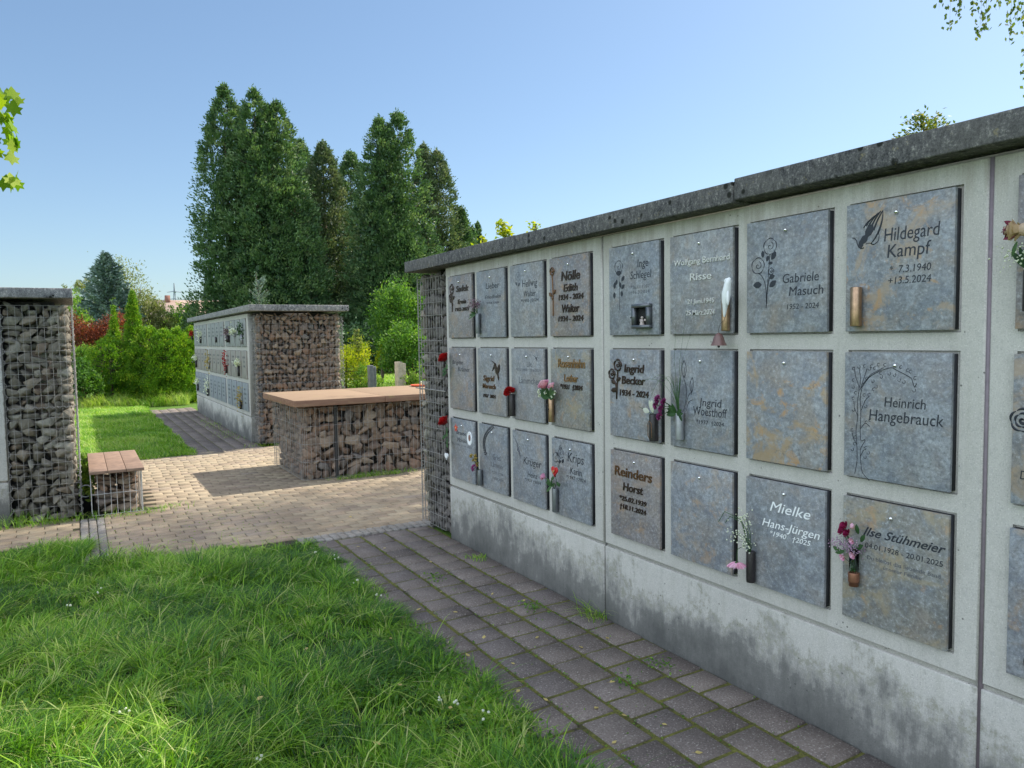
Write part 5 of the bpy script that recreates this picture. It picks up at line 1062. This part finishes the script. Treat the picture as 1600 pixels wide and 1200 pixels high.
# spruce with layered boughs
def spruce(name, lab, x, y, h, rad, m, nb=150, leaf=.16, group=None, z0=.4):
    o = thing(name, lab, 'tree', (x, y, -.03), group); mb, tb = MB(), MB(); tube(tb, [(x, y, -.03), (x, y, h)], h*.014+.02, 6, .01)
    for i in range(nb):
        t = (i+random.random())/nb; z = z0+(h-z0)*t; L = rad*(1-t)**.85*random.uniform(.75, 1.15)+.06; a = i*2.4+random.uniform(-.3, .3); d = np.array([math.cos(a), math.sin(a), .28-.25*(1-t)])
        p0 = np.array([x, y, z]); tube(tb, [p0, p0+d*L*.6, p0+d*L+np.array([0, 0, L*.12])], .012+.01*(1-t), 4, .004); n_ = int(26+L*90)
        s = rng.random(n_)**.7; P = p0+d*(L*s)[:, None]+rng.normal(0, .05, (n_, 3))+np.c_[np.zeros(n_), np.zeros(n_), .12*L*s**2]; side = np.array([-d[1], d[0], 0]); P = P+side*(rng.uniform(-.28, .28, n_)*L*(1.1-s))[:, None]
        diamonds(mb, P, d+rng.normal(0, .4, (n_, 3)), leaf, leaf*.3, np.clip(rng.normal(.60+.2*math.sin(i), .2, n_), 0, 1))
    build('crown', mb, m, o); build('trunk', tb, M_bark, o)
spruce('spruce_tree', 'blue green spruce with level boughs, left of the tall evergreens', 1.15, 34, 5.1, 2.0, M_spruce, 170, .17)
# young blue cedar above the far wall
o = thing('young_spruce', 'young silvery blue spruce with sparse shoots rising behind the far urn wall', 'tree', (4.5, 21.5, -.03)); mb, tb = MB(), MB()
tube(tb, [(4.5, 21.5, -.03), (4.42, 21.5, 2.6), (4.36, 21.5, 3.42)], .03, 6, .01)
for i in range(46):
    z = random.uniform(1.9, 3.2); a = i*2.4; L = random.uniform(.25, .62)*(3.7-z)/1.4; d = np.array([math.cos(a)*.8, math.sin(a)*.8, .75]); p = np.array([4.44, 21.5, z]); q = p+d*L; tube(tb, [p, p+d*L*.5, q], .009, 4, .004); s = rng.random(46)
    diamonds(mb, p+d*(L*s)[:, None]+rng.normal(0, .012, (46, 3)), d+rng.normal(0, .5, (46, 3)), .05, .016, rng.uniform(.55, 1, 46))
diamonds(mb, np.c_[rng.normal(4.36, .02, 50), rng.normal(21.5, .02, 50), rng.uniform(2.9, 3.45, 50)], np.c_[rng.normal(0, .4, (50, 2)), np.ones(50)], .06, .02, rng.uniform(.5, 1, 50))
build('crown', mb, M_spruce, o); build('trunk', tb, M_bark, o)
def bush(name, lab, cat, x, y, h, rx, ry, n, m, leaf=.09, z0=0.0, stems=7, lump=.22, asp=.5, group=None, flat=1.0, base=.45, clump=.16):
    o = thing(name, lab, cat, (x, y, -.03), group); mb, tb = MB(), MB(); k = 30; nc = max(6, n//k)
    u = rng.normal(size=(nc, 3)); u = unit(u); u[:, 2] = np.abs(u[:, 2])*1.0-.25*rng.random(nc); ph = rng.random(3)*6
    q = 1+lump*(np.sin(u[:, 0]*5+ph[0])+np.sin(u[:, 1]*6+ph[1])+np.sin(u[:, 2]*7+ph[2]))/1.6; s = (.55+.45*rng.random(nc)**.4)*q
    C = np.c_[x+u[:, 0]*rx*s, y+u[:, 1]*ry*s, np.maximum(z0+.05, z0+(h-z0)*(.42+.58*np.sign(u[:, 2])*np.abs(u[:, 2])**flat*s*.98))]
    cl = clump*max(rx, .4)*1.2; P = (C[:, None]+rng.normal(0, cl*.5, (nc, k, 3))).reshape(-1, 3); P[:, 2] = np.maximum(P[:, 2], .0); A = (u[:, None]*.6+rng.normal(0, .6, (nc, k, 3))+[0, 0, .25]).reshape(-1, 3)
    tone = rng.normal(base, .17, nc)[:, None]+rng.normal(0, .15, (nc, k)); L = leaf*rng.uniform(.6, 1.25, len(P)); diamonds(mb, P, A, L, L*asp, np.clip(tone.ravel(), 0, 1)); build('foliage', mb, m, o)
    for i in range(stems):
        a = random.uniform(0, 6.28); r_ = random.uniform(.2, .8); tube(tb, [(x, y, -.03), (x+math.cos(a)*rx*r_*.5, y+math.sin(a)*ry*r_*.5, h*.4), (x+math.cos(a)*rx*r_, y+math.sin(a)*ry*r_, h*.8)], .02+.01*h, 5, .005)
    build('stem', tb, M_bark, o); return o
# thuja hedge: separate shrubs grown together
GT = 'bright thuja shrubs along the lawn edge'
for (x, y, h, r, lab, n) in ((1.28, 21.45, 2.85, .33, 'tallest pointed bright green thuja in the hedge', 14000), (.86, 22.0, 2.5, .20, 'slim pointed thuja just left of the tallest one', 7000), (.72, 21.4, 1.72, .62, 'low dark thuja at the shady left end of the hedge', 9000),
                             (1.62, 21.2, 1.95, .55, 'round thuja directly right of the tallest one', 9000), (1.95, 20.95, 1.88, .50, 'yellowish thuja in the middle of the hedge', 8500), (2.25, 21.1, 1.92, .50, 'bright thuja second from the right end of the hedge', 8000), (2.62, 21.3, 1.95, .50, 'bright thuja at the right end of the hedge, touching the far urn wall', 8000)):
    tallp = h > 2.2
    conifer('thuja', lab, 'shrub', x, y, h, r, n, M_thuja, leaf=.052, z0=.02, sharp=.7 if tallp else .36, clump=.11 if tallp else .15, group=GT, trunk=.04, wlo=1.2, up=.9)
bush('shrub', 'dense dark shrub in the shade beside the left cage', 'shrub', .05, 20.6, 1.15, .45, .5, 9000, M_bush, .07, base=.2)  # low leaf tone puts the shade of this corner into the colour
bush('shrub', 'light green rounded shrub above the dark one at the left', 'shrub', .05, 22.2, 1.58, .5, .5, 8000, M_bush, .07, base=.62)
bush('barberry', 'red leaved shrub behind the thuja hedge', 'shrub', .42, 23.6, 2.32, .95, .5, 17000, M_red, .055, base=.40, flat=.6)
bush('shrub', 'green shrub half hidden behind the red one', 'shrub', -.1, 26.5, 2.95, .8, .6, 7000, M_bush, .09, base=.55)
bush('tree', 'pale feathery tree just right of the blue spruce', 'tree', 2.1, 41.5, 5.5, 1.3, 1.0, 5000, M_pale, .14, z0=1.5, clump=.25, base=.5, asp=.35)
bush('tree', 'sparse pale treetop behind the blue spruce, on its left', 'tree', .3, 40.5, 4.6, .7, .7, 1500, M_pale, .12, z0=2.6, asp=.35)
bush('willow_shrub', 'tall pale olive shrub behind the hedge', 'shrub', 2.9, 37.5, 3.75, 1.0, .9, 9000, M_pale, .13, asp=.35, base=.45)
for (x, y, h, r, lab) in ((3.75, 40, 3.2, .7, 'small rounded green tree in front of the distant house, left one'), (4.55, 42, 3.5, .6, 'small green tree in front of the distant house, second from the left'), (4.9, 40.5, 3.1, .5, 'small bluish tree left of the tall evergreens, third one'), (5.35, 44, 3.75, .8, 'rounded tree beside the tall evergreens, right of the small ones')):
    bush('tree', lab, 'tree', x, y, h, r, r, 5000, M_bush, .12, base=.38)
bush('shrub', 'light green leafy bush under the right hand evergreens, next to the wall end', 'shrub', 9.75, 24.3, 3.75, 1.05, 1.0, 17000, M_bush, .10, base=.30, clump=.2)
bush('shrub', 'small dark shrub between the evergreens', 'shrub', 9.6, 31.5, 2.2, 1.8, 1.2, 6000, M_cyp, .16, base=.3)
bush('shrub', 'dark undergrowth below the twin topped evergreen', 'shrub', 12.0, 31.5, 2.6, 2.2, 1.0, 8000, M_cyp, .16, base=.25)
bush('shrub', 'dark undergrowth below the brownish evergreen', 'shrub', 8.2, 32.5, 2.6, 2.0, 1.0, 8000, M_cyp, .16, base=.25)
bush('rhododendron', 'round glossy dark shrub behind the wooden post', 'shrub', 9.15, 22.1, 1.95, 1.05, .9, 11000, M_bush, .10, base=.40)
bush('shrub', 'yellow green shrub beside the cage end of the far urn wall', 'shrub', 5.15, 16.3, 1.62, .58, .6, 9000, M_yel, .055, base=.42, asp=.4)
bush('shrub', 'low shrub with reddish flecks right of the yellow green one', 'shrub', 5.45, 15.7, .95, .40, .4, 5000, M_bush, .05, base=.65)
bush('shrub', 'small bright sapling in front of the dark evergreens', 'shrub', 9.0, 24.4, 1.55, .25, .25, 1200, M_yel, .07, base=.5)
bush('shrub', 'bright bush right of the wooden post, behind the table', 'shrub', 5.85, 13.8, .95, .35, .4, 4000, M_bush, .05, base=.75)
# tall flower stalk
o = thing('flower_stalk', 'tall stepped flower stalk with pinkish whorls beside the yellow green shrub', 'plant', (5.5, 16.1, -.03)); mb, tb = MB(), MB(); tube(tb, [(5.5, 16.1, -.03), (5.42, 16.1, 1.0), (5.38, 16.1, 1.8)], .012, 5, .005)
for k in range(12):
    z = .75+k*.09; r_ = .12*(1-k/14); P = np.c_[5.5-.07*z+rng.normal(0, r_, 60), rng.normal(16.1, r_, 60), z+rng.normal(0, .012, 60)]; diamonds(mb, P, np.c_[P[:, 0]-5.42, P[:, 1]-16.1, np.full(60, .04)], .06, .03, rng.random(60))
build('whorl', mb, M_pale, o); build('stem', tb, M_green, o)
# yellow saplings showing above the long wall
def sapling(lab, x, y, h, r, n, m=M_yel, leaf=.10, z0=2.2):
    o = thing('sapling', lab, 'tree', (x, y, -.03)); mb, tb = MB(), MB(); tube(tb, [(x, y, -.03), (x+.03, y, h*.7), (x, y, h)], .03, 6, .008)
    for i in range(n):
        z = z0+(h-z0)*random.random(); a = i*2.4; L = r*(1.15-(z-z0)/(h-z0))*random.uniform(.6, 1.1); d = np.array([math.cos(a), math.sin(a), .35]); p = np.array([x, y, z]); tube(tb, [p, p+d*L], .008, 4, .003)
        s = rng.random(16)**.6; diamonds(mb, p+d*(L*s)[:, None]+rng.normal(0, .05, (16, 3)), d+rng.normal(0, .7, (16, 3))-[0, 0, .2], leaf, leaf*.5, rng.random(16))
    build('crown', mb, m, o); build('trunk', tb, M_bark, o)
sapling('bright yellow green sapling tip showing above the middle of the far wall half', 6.95, 12.2, 3.68, .48, 42)
sapling('low yellow green tip above the coping, left of the brighter sapling', 7.5, 14.1, 3.66, .40, 24)
sapling('small leafy twigs just above the coping right of the bright sapling', 6.4, 10.2, 3.33, .55, 22, leaf=.07)
sapling('leafy pale crown tip rising above the coping near the right edge', 12.0, 7.3, 4.98, 1.25, 110, M_birch, .075, z0=3.4)
# ---- birch with hanging twigs, standing out of frame behind the wall
o = thing('birch_tree', 'weeping birch whose hanging leafy twigs enter the picture at the top right corner', 'tree', (14.2, 4.6, -.03)); mb, tb = MB(), MB()
tube(tb, [(14.2, 4.6, -.03), (13.9, 4.9, 4), (13.3, 5.6, 9), (12.9, 6.2, 14.5)], [.20, .16, .10, .03], 10)
cx, cy_, cz = 12.7, 7.7, 12.2; nc = 560; u = unit(rng.normal(size=(nc, 3))); s = (.25+.75*rng.random(nc)**.5); C = np.c_[cx+u[:, 0]*4.2*s, cy_+u[:, 1]*1.8*s, cz+u[:, 2]*3.2*s]
for c in C[::6]: tube(tb, [(13.3, 5.6, min(13, max(8, c[2]-1.2))), tuple((c+np.array([13.3, 5.6, c[2]-.4]))/2), tuple(c)], .035, 5, .006)
k = 56; P = (C[:, None]+rng.normal(0, 1, (nc, k, 3))*[.34, .34, .45]).reshape(-1, 3); diamonds(mb, P, rng.normal(size=(len(P), 3))-[0, 0, .6], .085, .062, rng.random(len(P)))
def hang(x, y, z0, z1, n=40, sway=.2):
    tube(tb, [(x+sway, y-sway*.3, z0), (x+sway*.3, y, (z0+z1)/2), (x, y, z1)], .006, 4, .002); t = rng.random(n); t = t**.8; X = x+sway*(1-t)**1.5; P = np.c_[X, np.full(n, y), z0+(z1-z0)*t]+rng.normal(0, .045, (n, 3)); diamonds(mb, P, np.c_[rng.normal(0, .6, (n, 2)), -np.ones(n)], .072, .050, rng.random(n)*.8)
for (x, y, z1) in ((11.62, 6.86, 6.42), (11.70, 6.74, 6.12), (11.76, 6.62, 6.30), (11.86, 6.48, 6.30), (11.90, 6.40, 5.92), (11.94, 6.34, 6.05), (12.0, 6.18, 6.25), (12.06, 6.06, 5.75), (12.10, 5.98, 6.05), (12.14, 5.90, 5.98), (12.16, 5.84, 4.95), (11.80, 6.55, 6.6)):
    hang(x, y, 9.6, z1, 190, random.uniform(.15, .5))
build('crown', mb, M_birch, o); build('trunk', tb, M_bbark, o)
# ---- maple to the left, one branch tip in view
o = thing('maple_tree', 'maple tree with yellow green lobed leaves reaching in at the left edge', 'tree', (-3.2, 10.6, -.03)); mb, tb = MB(), MB(); tube(tb, [(-3.2, 10.6, -.03), (-3.1, 10.6, 2.5), (-2.9, 10.4, 5.5)], [.14, .10, .03], 9)
def maple_leaf(c, s, a, b):
    t = [(0, -.5), (.16, -.22), (.45, -.25), (.36, -.05), (.52, .18), (.24, .20), (.20, .34), (0, .62)]; t = t+[(-x, y) for x, y in t[-2:0:-1]]; M_ = Matrix.Rotation(a, 3, 'Z') @ Matrix.Rotation(b, 3, 'X') @ Matrix.Rotation(random.uniform(-.6, .6), 3, 'Y')
    V = [tuple(Vector(c)+M_ @ Vector((x*s, y*s, .05*s*abs(x)))) for x, y in t]+[tuple(c)]; n_ = len(t); mb.add(V, [(i, (i+1) % n_, n_) for i in range(n_)], random.random())
for i in range(1500):
    u = Vector((random.gauss(0, 1), random.gauss(0, 1), random.gauss(0, 1))).normalized()*(.5+.5*random.random()**.5); c = (-3.0+u.x*1.75, 10.2+u.y*1.6, 4.3+u.z*1.5)
    if c[0]+c[1]*.06 < -.78: maple_leaf(c, random.uniform(.10, .17), random.uniform(0, 6.28), random.uniform(.6, 2.4))
for (zz, n_) in ((3.98, 16), (3.80, 16), (3.60, 20), (3.42, 20), (3.20, 8)):
    tube(tb, [(-3.0, 10.3, 3.6), (-1.6, 9.4, zz+.15), (-.60, 9.0, zz)], .015, 5, .004)
    for i in range(n_): maple_leaf((-.46+random.uniform(-.42, .06), 9.0+random.uniform(-.2, .2), zz+random.uniform(-.09, .07)), random.uniform(.13, .18), random.uniform(0, 6.28), random.uniform(1.0, 2.0))
build('crown', mb, M_maple, o); build('trunk', tb, M_bark, o)
# far wood closing the horizon
mb = MB()
for i in range(900):
    a = random.uniform(-.12, 1.15); d = random.uniform(105, 150); x, y = math.sin(a)*d, math.cos(a)*d; hh = (2.6+1.2*math.sin(a*17)+.8*math.sin(a*41))*random.uniform(.4, 1); diamonds(mb, np.array([x, y, hh*.55])+rng.normal(0, 1, (40, 3))*[1.6, 1.6, hh*.32], rng.normal(size=(40, 3)), 1.0, .7, np.clip(rng.normal(.3, .15, 40), 0, 1))
tag(build('distant_wood', mb, M_cyp, world=False), 'low band of distant trees on the horizon', 'woodland', kind='stuff')

# ------------------------------------------------------------ house far behind
hx, hy = 8.2, 90.0; o = thing('house', 'distant house with a salmon tiled roof and a small chimney', 'house', (hx, hy, -.03)); M_roof = simple('salmon roof tiles', (.34, .25, .20), .9, var=.15, nscale=2); M_hw = simple('grey white render', (.50, .50, .49), .9, var=.05)
mb = MB(); V = [(hx-1.7, hy-3.4, 3.1), (hx+6, hy-3.4, 3.1), (hx+6, hy, 6.15), (hx-1.7, hy, 6.15), (hx-1.7, hy+3.4, 3.1), (hx+6, hy+3.4, 3.1)]; V2 = [(a, b, c-.18) for a, b, c in V]; mb.add(V+V2, [(0, 1, 2, 3), (3, 2, 5, 4), (6, 9, 8, 7), (9, 10, 11, 8), (0, 6, 7, 1), (4, 5, 11, 10), (0, 3, 9, 6), (3, 4, 10, 9), (1, 7, 8, 2), (2, 8, 11, 5)]); rf = build('roof', mb, M_roof, o)
mb = MB(); box(mb, (hx-1.5, hy-3, -.03), (hx+5.8, hy+3, 3.2)); mb.add([(hx-1.5, hy-3, 3.2), (hx-1.5, hy+3, 3.2), (hx-1.5, hy, 5.9), (hx+5.8, hy-3, 3.2), (hx+5.8, hy+3, 3.2), (hx+5.8, hy, 5.9)], [(0, 2, 1), (3, 4, 5)]); build('wall', mb, M_hw, o)
mb = MB(); box(mb, (hx+.35, hy-.3, 5.6), (hx+.85, hy+.3, 6.65)); build('chimney', mb, simple('brick chimney', (.25, .12, .09), .9), rf)
mb = MB(); tube(mb, [(hx-1.75, hy-3.5, 3.05), (hx-1.75, hy, 6.1)], .16, 4); build('gable_board', mb, M_hw, rf)
for wx in (hx+1, hx+3.5):
    mb = MB(); box(mb, (wx, hy-3.05, 1.2), (wx+.9, hy-3.0, 2.4)); build('window', mb, simple('dark pane', (.05, .06, .07), .2), o)
o = thing('pylon', 'faint grey pylon with two cross arms rising behind the distant roof', 'pylon', (16.3, 154, 0)); mb = MB(); px_, py_ = 16.3, 154
for s_ in (-1, 1):
    tube(mb, [(px_+s_*.9, py_, 0), (px_+s_*.25, py_, 8), (px_, py_, 12.6)], .09, 4)
for k in range(7): tube(mb, [(px_-.8+k*.1, py_, k*1.3), (px_+.7-k*.09, py_, (k+1)*1.3)], .05, 4)
build('mast', mb, simple('hazy grey steel', (.34, .38, .42), .6, .3), o)
for zz, w_ in ((9.5, 1.9), (10.9, 1.25)):
    mb = MB(); tube(mb, [(px_-w_, py_, zz), (px_, py_, zz+.18), (px_+w_, py_, zz)], .07, 4); build('cross_arm', mb, simple('hazy grey arm', (.34, .38, .42), .6, .3), o)

# ------------------------------------------------------------ posts, pot, small finds
for (x, y, z, w_, m, lab) in ((5.34, 15.08, 1.0, .075, simple('grey weathered wood', (.16, .165, .17), .9, var=.3, nscale=12, bump=.3), 'short grey wooden post behind the stone table'), (5.53, 13.95, 1.09, .088, simple('pale split wood', (.48, .40, .30), .9, var=.25, nscale=12, bump=.4), 'pale wooden post with a notched top behind the stone table')):
    o = thing('wooden_post', lab, 'post', (x, y, -.03)); mb = MB(); box(mb, (x-w_, y-w_, -.03), (x+w_*.2, y+w_, z), c=.01); box(mb, (x+w_*.2+.001, y-w_*.9, -.03), (x+w_, y+w_*.9, z-.03), c=.01); build('post_body', mb, m, o)
o = thing('plant_pot', 'small black pot with a pale wire handle between the cage and the bench', 'pot', (.0, 8.0, 0)); mb = MB(); lathe(mb, (.01, 7.95, -.01), [(.001, 0), (.05, 0), (.07, .13), (.075, .14), (.068, .14), (.05, .03), (.001, .03)], 16); build('body', mb, M_dark, o, smooth=True)
mb = MB(); t = np.linspace(0, 2*math.pi, 16); tube(mb, np.c_[.01+.055*np.cos(t), np.full(16, 7.9), .19+.055*np.sin(t)], .006, 5); build('handle', mb, M_porc, o)
bush('weed_clump', 'leafy weeds squeezed between the left cage and the bench', 'plant', .02, 8.9, .40, .055, .9, 1800, M_bush, .05, base=.7, stems=3, clump=.1)
o = thing('offering_dish', 'flat orange red dish with a white rim at the back of the stone table', 'dish', (3.98, 9.35, .902)); mb = MB(); lathe(mb, (3.98, 9.35, .902), [(.001, .002), (.10, .002), (.13, .022), (.125, .024), (.09, .008), (.001, .008)], 20); build('bowl', mb, simple('orange red glaze', (.65, .10, .03), .4), o, smooth=True)
mb = MB(); lathe(mb, (4.0, 9.30, .925), [(.001, 0), (.03, 0), (.03, .05), (.001, .05)], 12); build('candle', mb, M_wp, o, smooth=True)
# fallen birch leaves (one mesh, copied)
first = None; GL = 'fallen leaves on the path'
spots = [(1.62, 3.9), (1.75, 3.35), (1.55, 4.75), (1.98, 3.2), (1.72, 3.0), (2.1, 2.98), (2.2, 3.7), (1.85, 4.1), (1.66, 2.62), (1.8, 2.45), (1.60, 2.75), (1.95, 2.2), (1.86, 2.34), (1.92, 1.98), (1.7, 2.2), (2.3, 4.3), (2.05, 4.7), (1.6, 4.3), (1.9, 5.2), (2.25, 5.0), (1.75, 5.35), (2.1, 3.9), (1.78, 3.75), (1.58, 3.2), (2.0, 2.6), (2.28, 3.0), (1.68, 5.0), (1.88, 1.8), (1.3, 3.5), (1.15, 3.0), (1.25, 2.7), (.6, 3.2), (1.0, 4.2), (1.35, 2.3), (.9, 2.6), (2.0, 6.3), (1.2, 6.9), (.9, 3.6)]
for i, (x, y) in enumerate(spots):
    on_grass = x < 1.47; s = random.uniform(.018, .032)
    if first is None:
        mb = MB(); leaf_pts = [(0, -.5), (.3, -.25), (.36, 0), (.2, .3), (0, .62), (-.2, .3), (-.36, 0), (-.3, -.25)]; V = [(a, b, .10*abs(a)+.05*b*b) for a, b in leaf_pts]+[(0, 0, 0.0)]; n_ = len(leaf_pts); mb.add(V, [(k, (k+1) % n_, n_) for k in range(n_)], .5)
        V = [(a*.6, b, .02) for a, b in ((-.04, -.5), (.04, -.5), (.03, -1.0), (-.03, -1.0))]; mb.add(V, [(0, 1, 2, 3)], .2)
        m_leaf = leaf_mat('yellowed birch leaf', [(.40, .28, .08), (.60, .48, .18), (.66, .60, .36)], .3); first = build('fallen_leaf', mb, m_leaf, world=False); q = first
    else: q = first.copy(); COL.objects.link(q)
    q.location = (x, y, .045 if on_grass else .004); q.scale = (s, s, s); q.rotation_euler = (random.uniform(-.3, .3), random.uniform(-.3, .3), random.uniform(0, 6.28)); tag(q, 'small yellowed birch leaf caught in the long grass' if on_grass else ('small yellowed birch leaf lying on the grey pavers of the near path' if y < 5.7 else 'small yellowed birch leaf lying on the tan bricks of the plaza'), 'leaf', GL)
# weeds in the joints and at the foot of the walls
gw = 'weed tufts in joints and at wall feet'
wd = [(2.40, 3.27, 'tuft of thin grass at the wall foot below the panel joint', .10, 60, True), (2.18, 3.55, 'flat weed in the pavers left of the panel joint', .035, 90, False), (2.30, 2.62, 'small green weed beside the wall foot below the blank bottom plaque', 0.02, 60, False), (2.05, 2.55, 'small leafy weed in the paver joint below the white lettered plaque', .03, 60, False), (1.92, 4.35, 'flat green weed in the joints halfway along the path', .03, 60, False), (2.36, 4.6, 'low weed at the wall foot below the stone cage side', .04, 60, True),
      (2.7, 8.07, 'dry yellowish grass clump at the foot of the stone table', .06, 240, True), (3.05, 8.06, 'green tuft at the foot of the stone table, right of the dry clump', .07, 160, True), (-.5, 7.52, 'grass tuft at the left foot of the stone cage', .13, 120, True), (-.12, 7.54, 'grass tuft at the right foot of the stone cage', .09, 120, True), (.40, 7.50, 'thin grass at the foot of the bench', .05, 120, True), (.52, 7.65, 'moss and grass right of the bench', .05, 150, True), (2.2, 13.0, 'low weeds along the foot of the far urn wall, near half', .07, 160, True), (2.2, 15.2, 'low weeds along the foot of the far urn wall, far half', .07, 160, True), (2.42, 11.32, 'weeds below the cage end of the far urn wall', .06, 120, True)]
for (x, y, lab, h, n_, blades) in wd:
    mb = MB(); sx_ = .09 if y < 6 else .16; X = rng.normal(x, sx_*.35 if y < 6 else sx_, n_); Y = rng.normal(y, (sx_*.8 if y < 12 else .9)*.6 if y > 12 or y < 6 else .03, n_)
    if y < 6: X = np.minimum(X, 2.435)
    if blades: grass(mb, X, Y, h, .004, z0=-.005, lean=.9, rbase=.55)
    else:
        P = np.c_[x+rng.normal(0, .035, n_), y+rng.normal(0, .05, n_), rng.uniform(.002, h, n_)]; diamonds(mb, P, np.c_[rng.normal(size=(n_, 2)), rng.uniform(0, .4, n_)], .018, .010, rng.uniform(.2, .7, n_))
    tag(build('weed_tuft', mb, M_grass if blades else M_bush), lab, 'weeds', gw)
# moss and crumbs in the joints
mb = MB(); X, Y = scatter(14000, 1.47, 2.44, .6, 5.6); lane = ((X-1.475) % .196); k = ((np.minimum(lane, .196-lane) < .012) & (rng.random(len(X)) < .5+.5*fnoise(X, Y, 1.5))) | (rng.random(len(X)) < .02); X, Y = X[k], Y[k]
P = np.c_[X, Y, rng.uniform(-.006, .004, len(X))]; diamonds(mb, P, np.c_[rng.normal(size=(len(X), 2)), rng.uniform(0, .5, len(X))], .012, .008, rng.uniform(.1, .8, len(X)))
X, Y = scatter(6000, .1, 1.48, 5.9, 7.4); P = np.c_[X, Y, np.full(len(X), .0)]; k = (np.abs((Y-5.84) % .1-.0) < .006); diamonds(mb, P[k], np.c_[rng.normal(size=(k.sum(), 2)), rng.uniform(0, .5, k.sum())], .014, .008, rng.uniform(.3, .9, k.sum()))
tag(build('moss', mb, M_bush, world=False), 'moss and tiny plants in the paver joints', 'moss', kind='stuff')
# seed stalks and clover heads standing in the lawn
mb = MB(); fl = MB()
for (x, y, h) in ((-.05, 3.0, .22), (.42, 3.35, .2), (.36, 3.9, .16), (.1, 4.1, .15), (.7, 2.9, .14), (.3, 2.55, .16), (1.05, 2.7, .10), (.2, 5.7, .16), (.45, 5.6, .18), (.8, 5.55, .2), (.95, 5.5, .16), (.33, 5.75, .14), (.62, 5.6, .17), (-.2, 3.4, .16)):
    lx, ly = random.uniform(-.05, .06), random.uniform(-.04, .04); tube(mb, [(x, y, -.02), (x+lx*.4, y+ly*.4, h*.6), (x+lx, y+ly, h)], .0012, 4, .0006, rnd=.9)
    P = np.array([x, y, 0])+np.array([lx, ly, h])*rng.uniform(.62, 1.0, 26)[:, None]+rng.normal(0, .0022, (26, 3)); diamonds(mb, P, np.c_[rng.normal(0, .5, (26, 2)), np.ones(26)], .009, .004, np.full(26, 1.0))
tag(build('seed_stalks', mb, M_grass, world=False), 'thin pale grass seed stalks standing above the near lawn', 'grass', kind='stuff')
P = []
for (x, y) in ((1.22, 2.75), (1.27, 2.7), (1.33, 2.55), (1.42, 4.4), (1.45, 4.1), (1.40, 5.2), (1.48, 5.0), (.5, 2.7), (-.1, 4.9), (.05, 5.1), (.1, 3.35)):
    for k in range(3): ico(fl, (x+random.uniform(-.02, .02), y+random.uniform(-.02, .02), .05+random.uniform(0, .02)), .006, 1, jit=.3)
tag(build('clover_blossoms', fl, M_wp, world=False), 'white clover heads in the near lawn', 'flowers', kind='stuff')
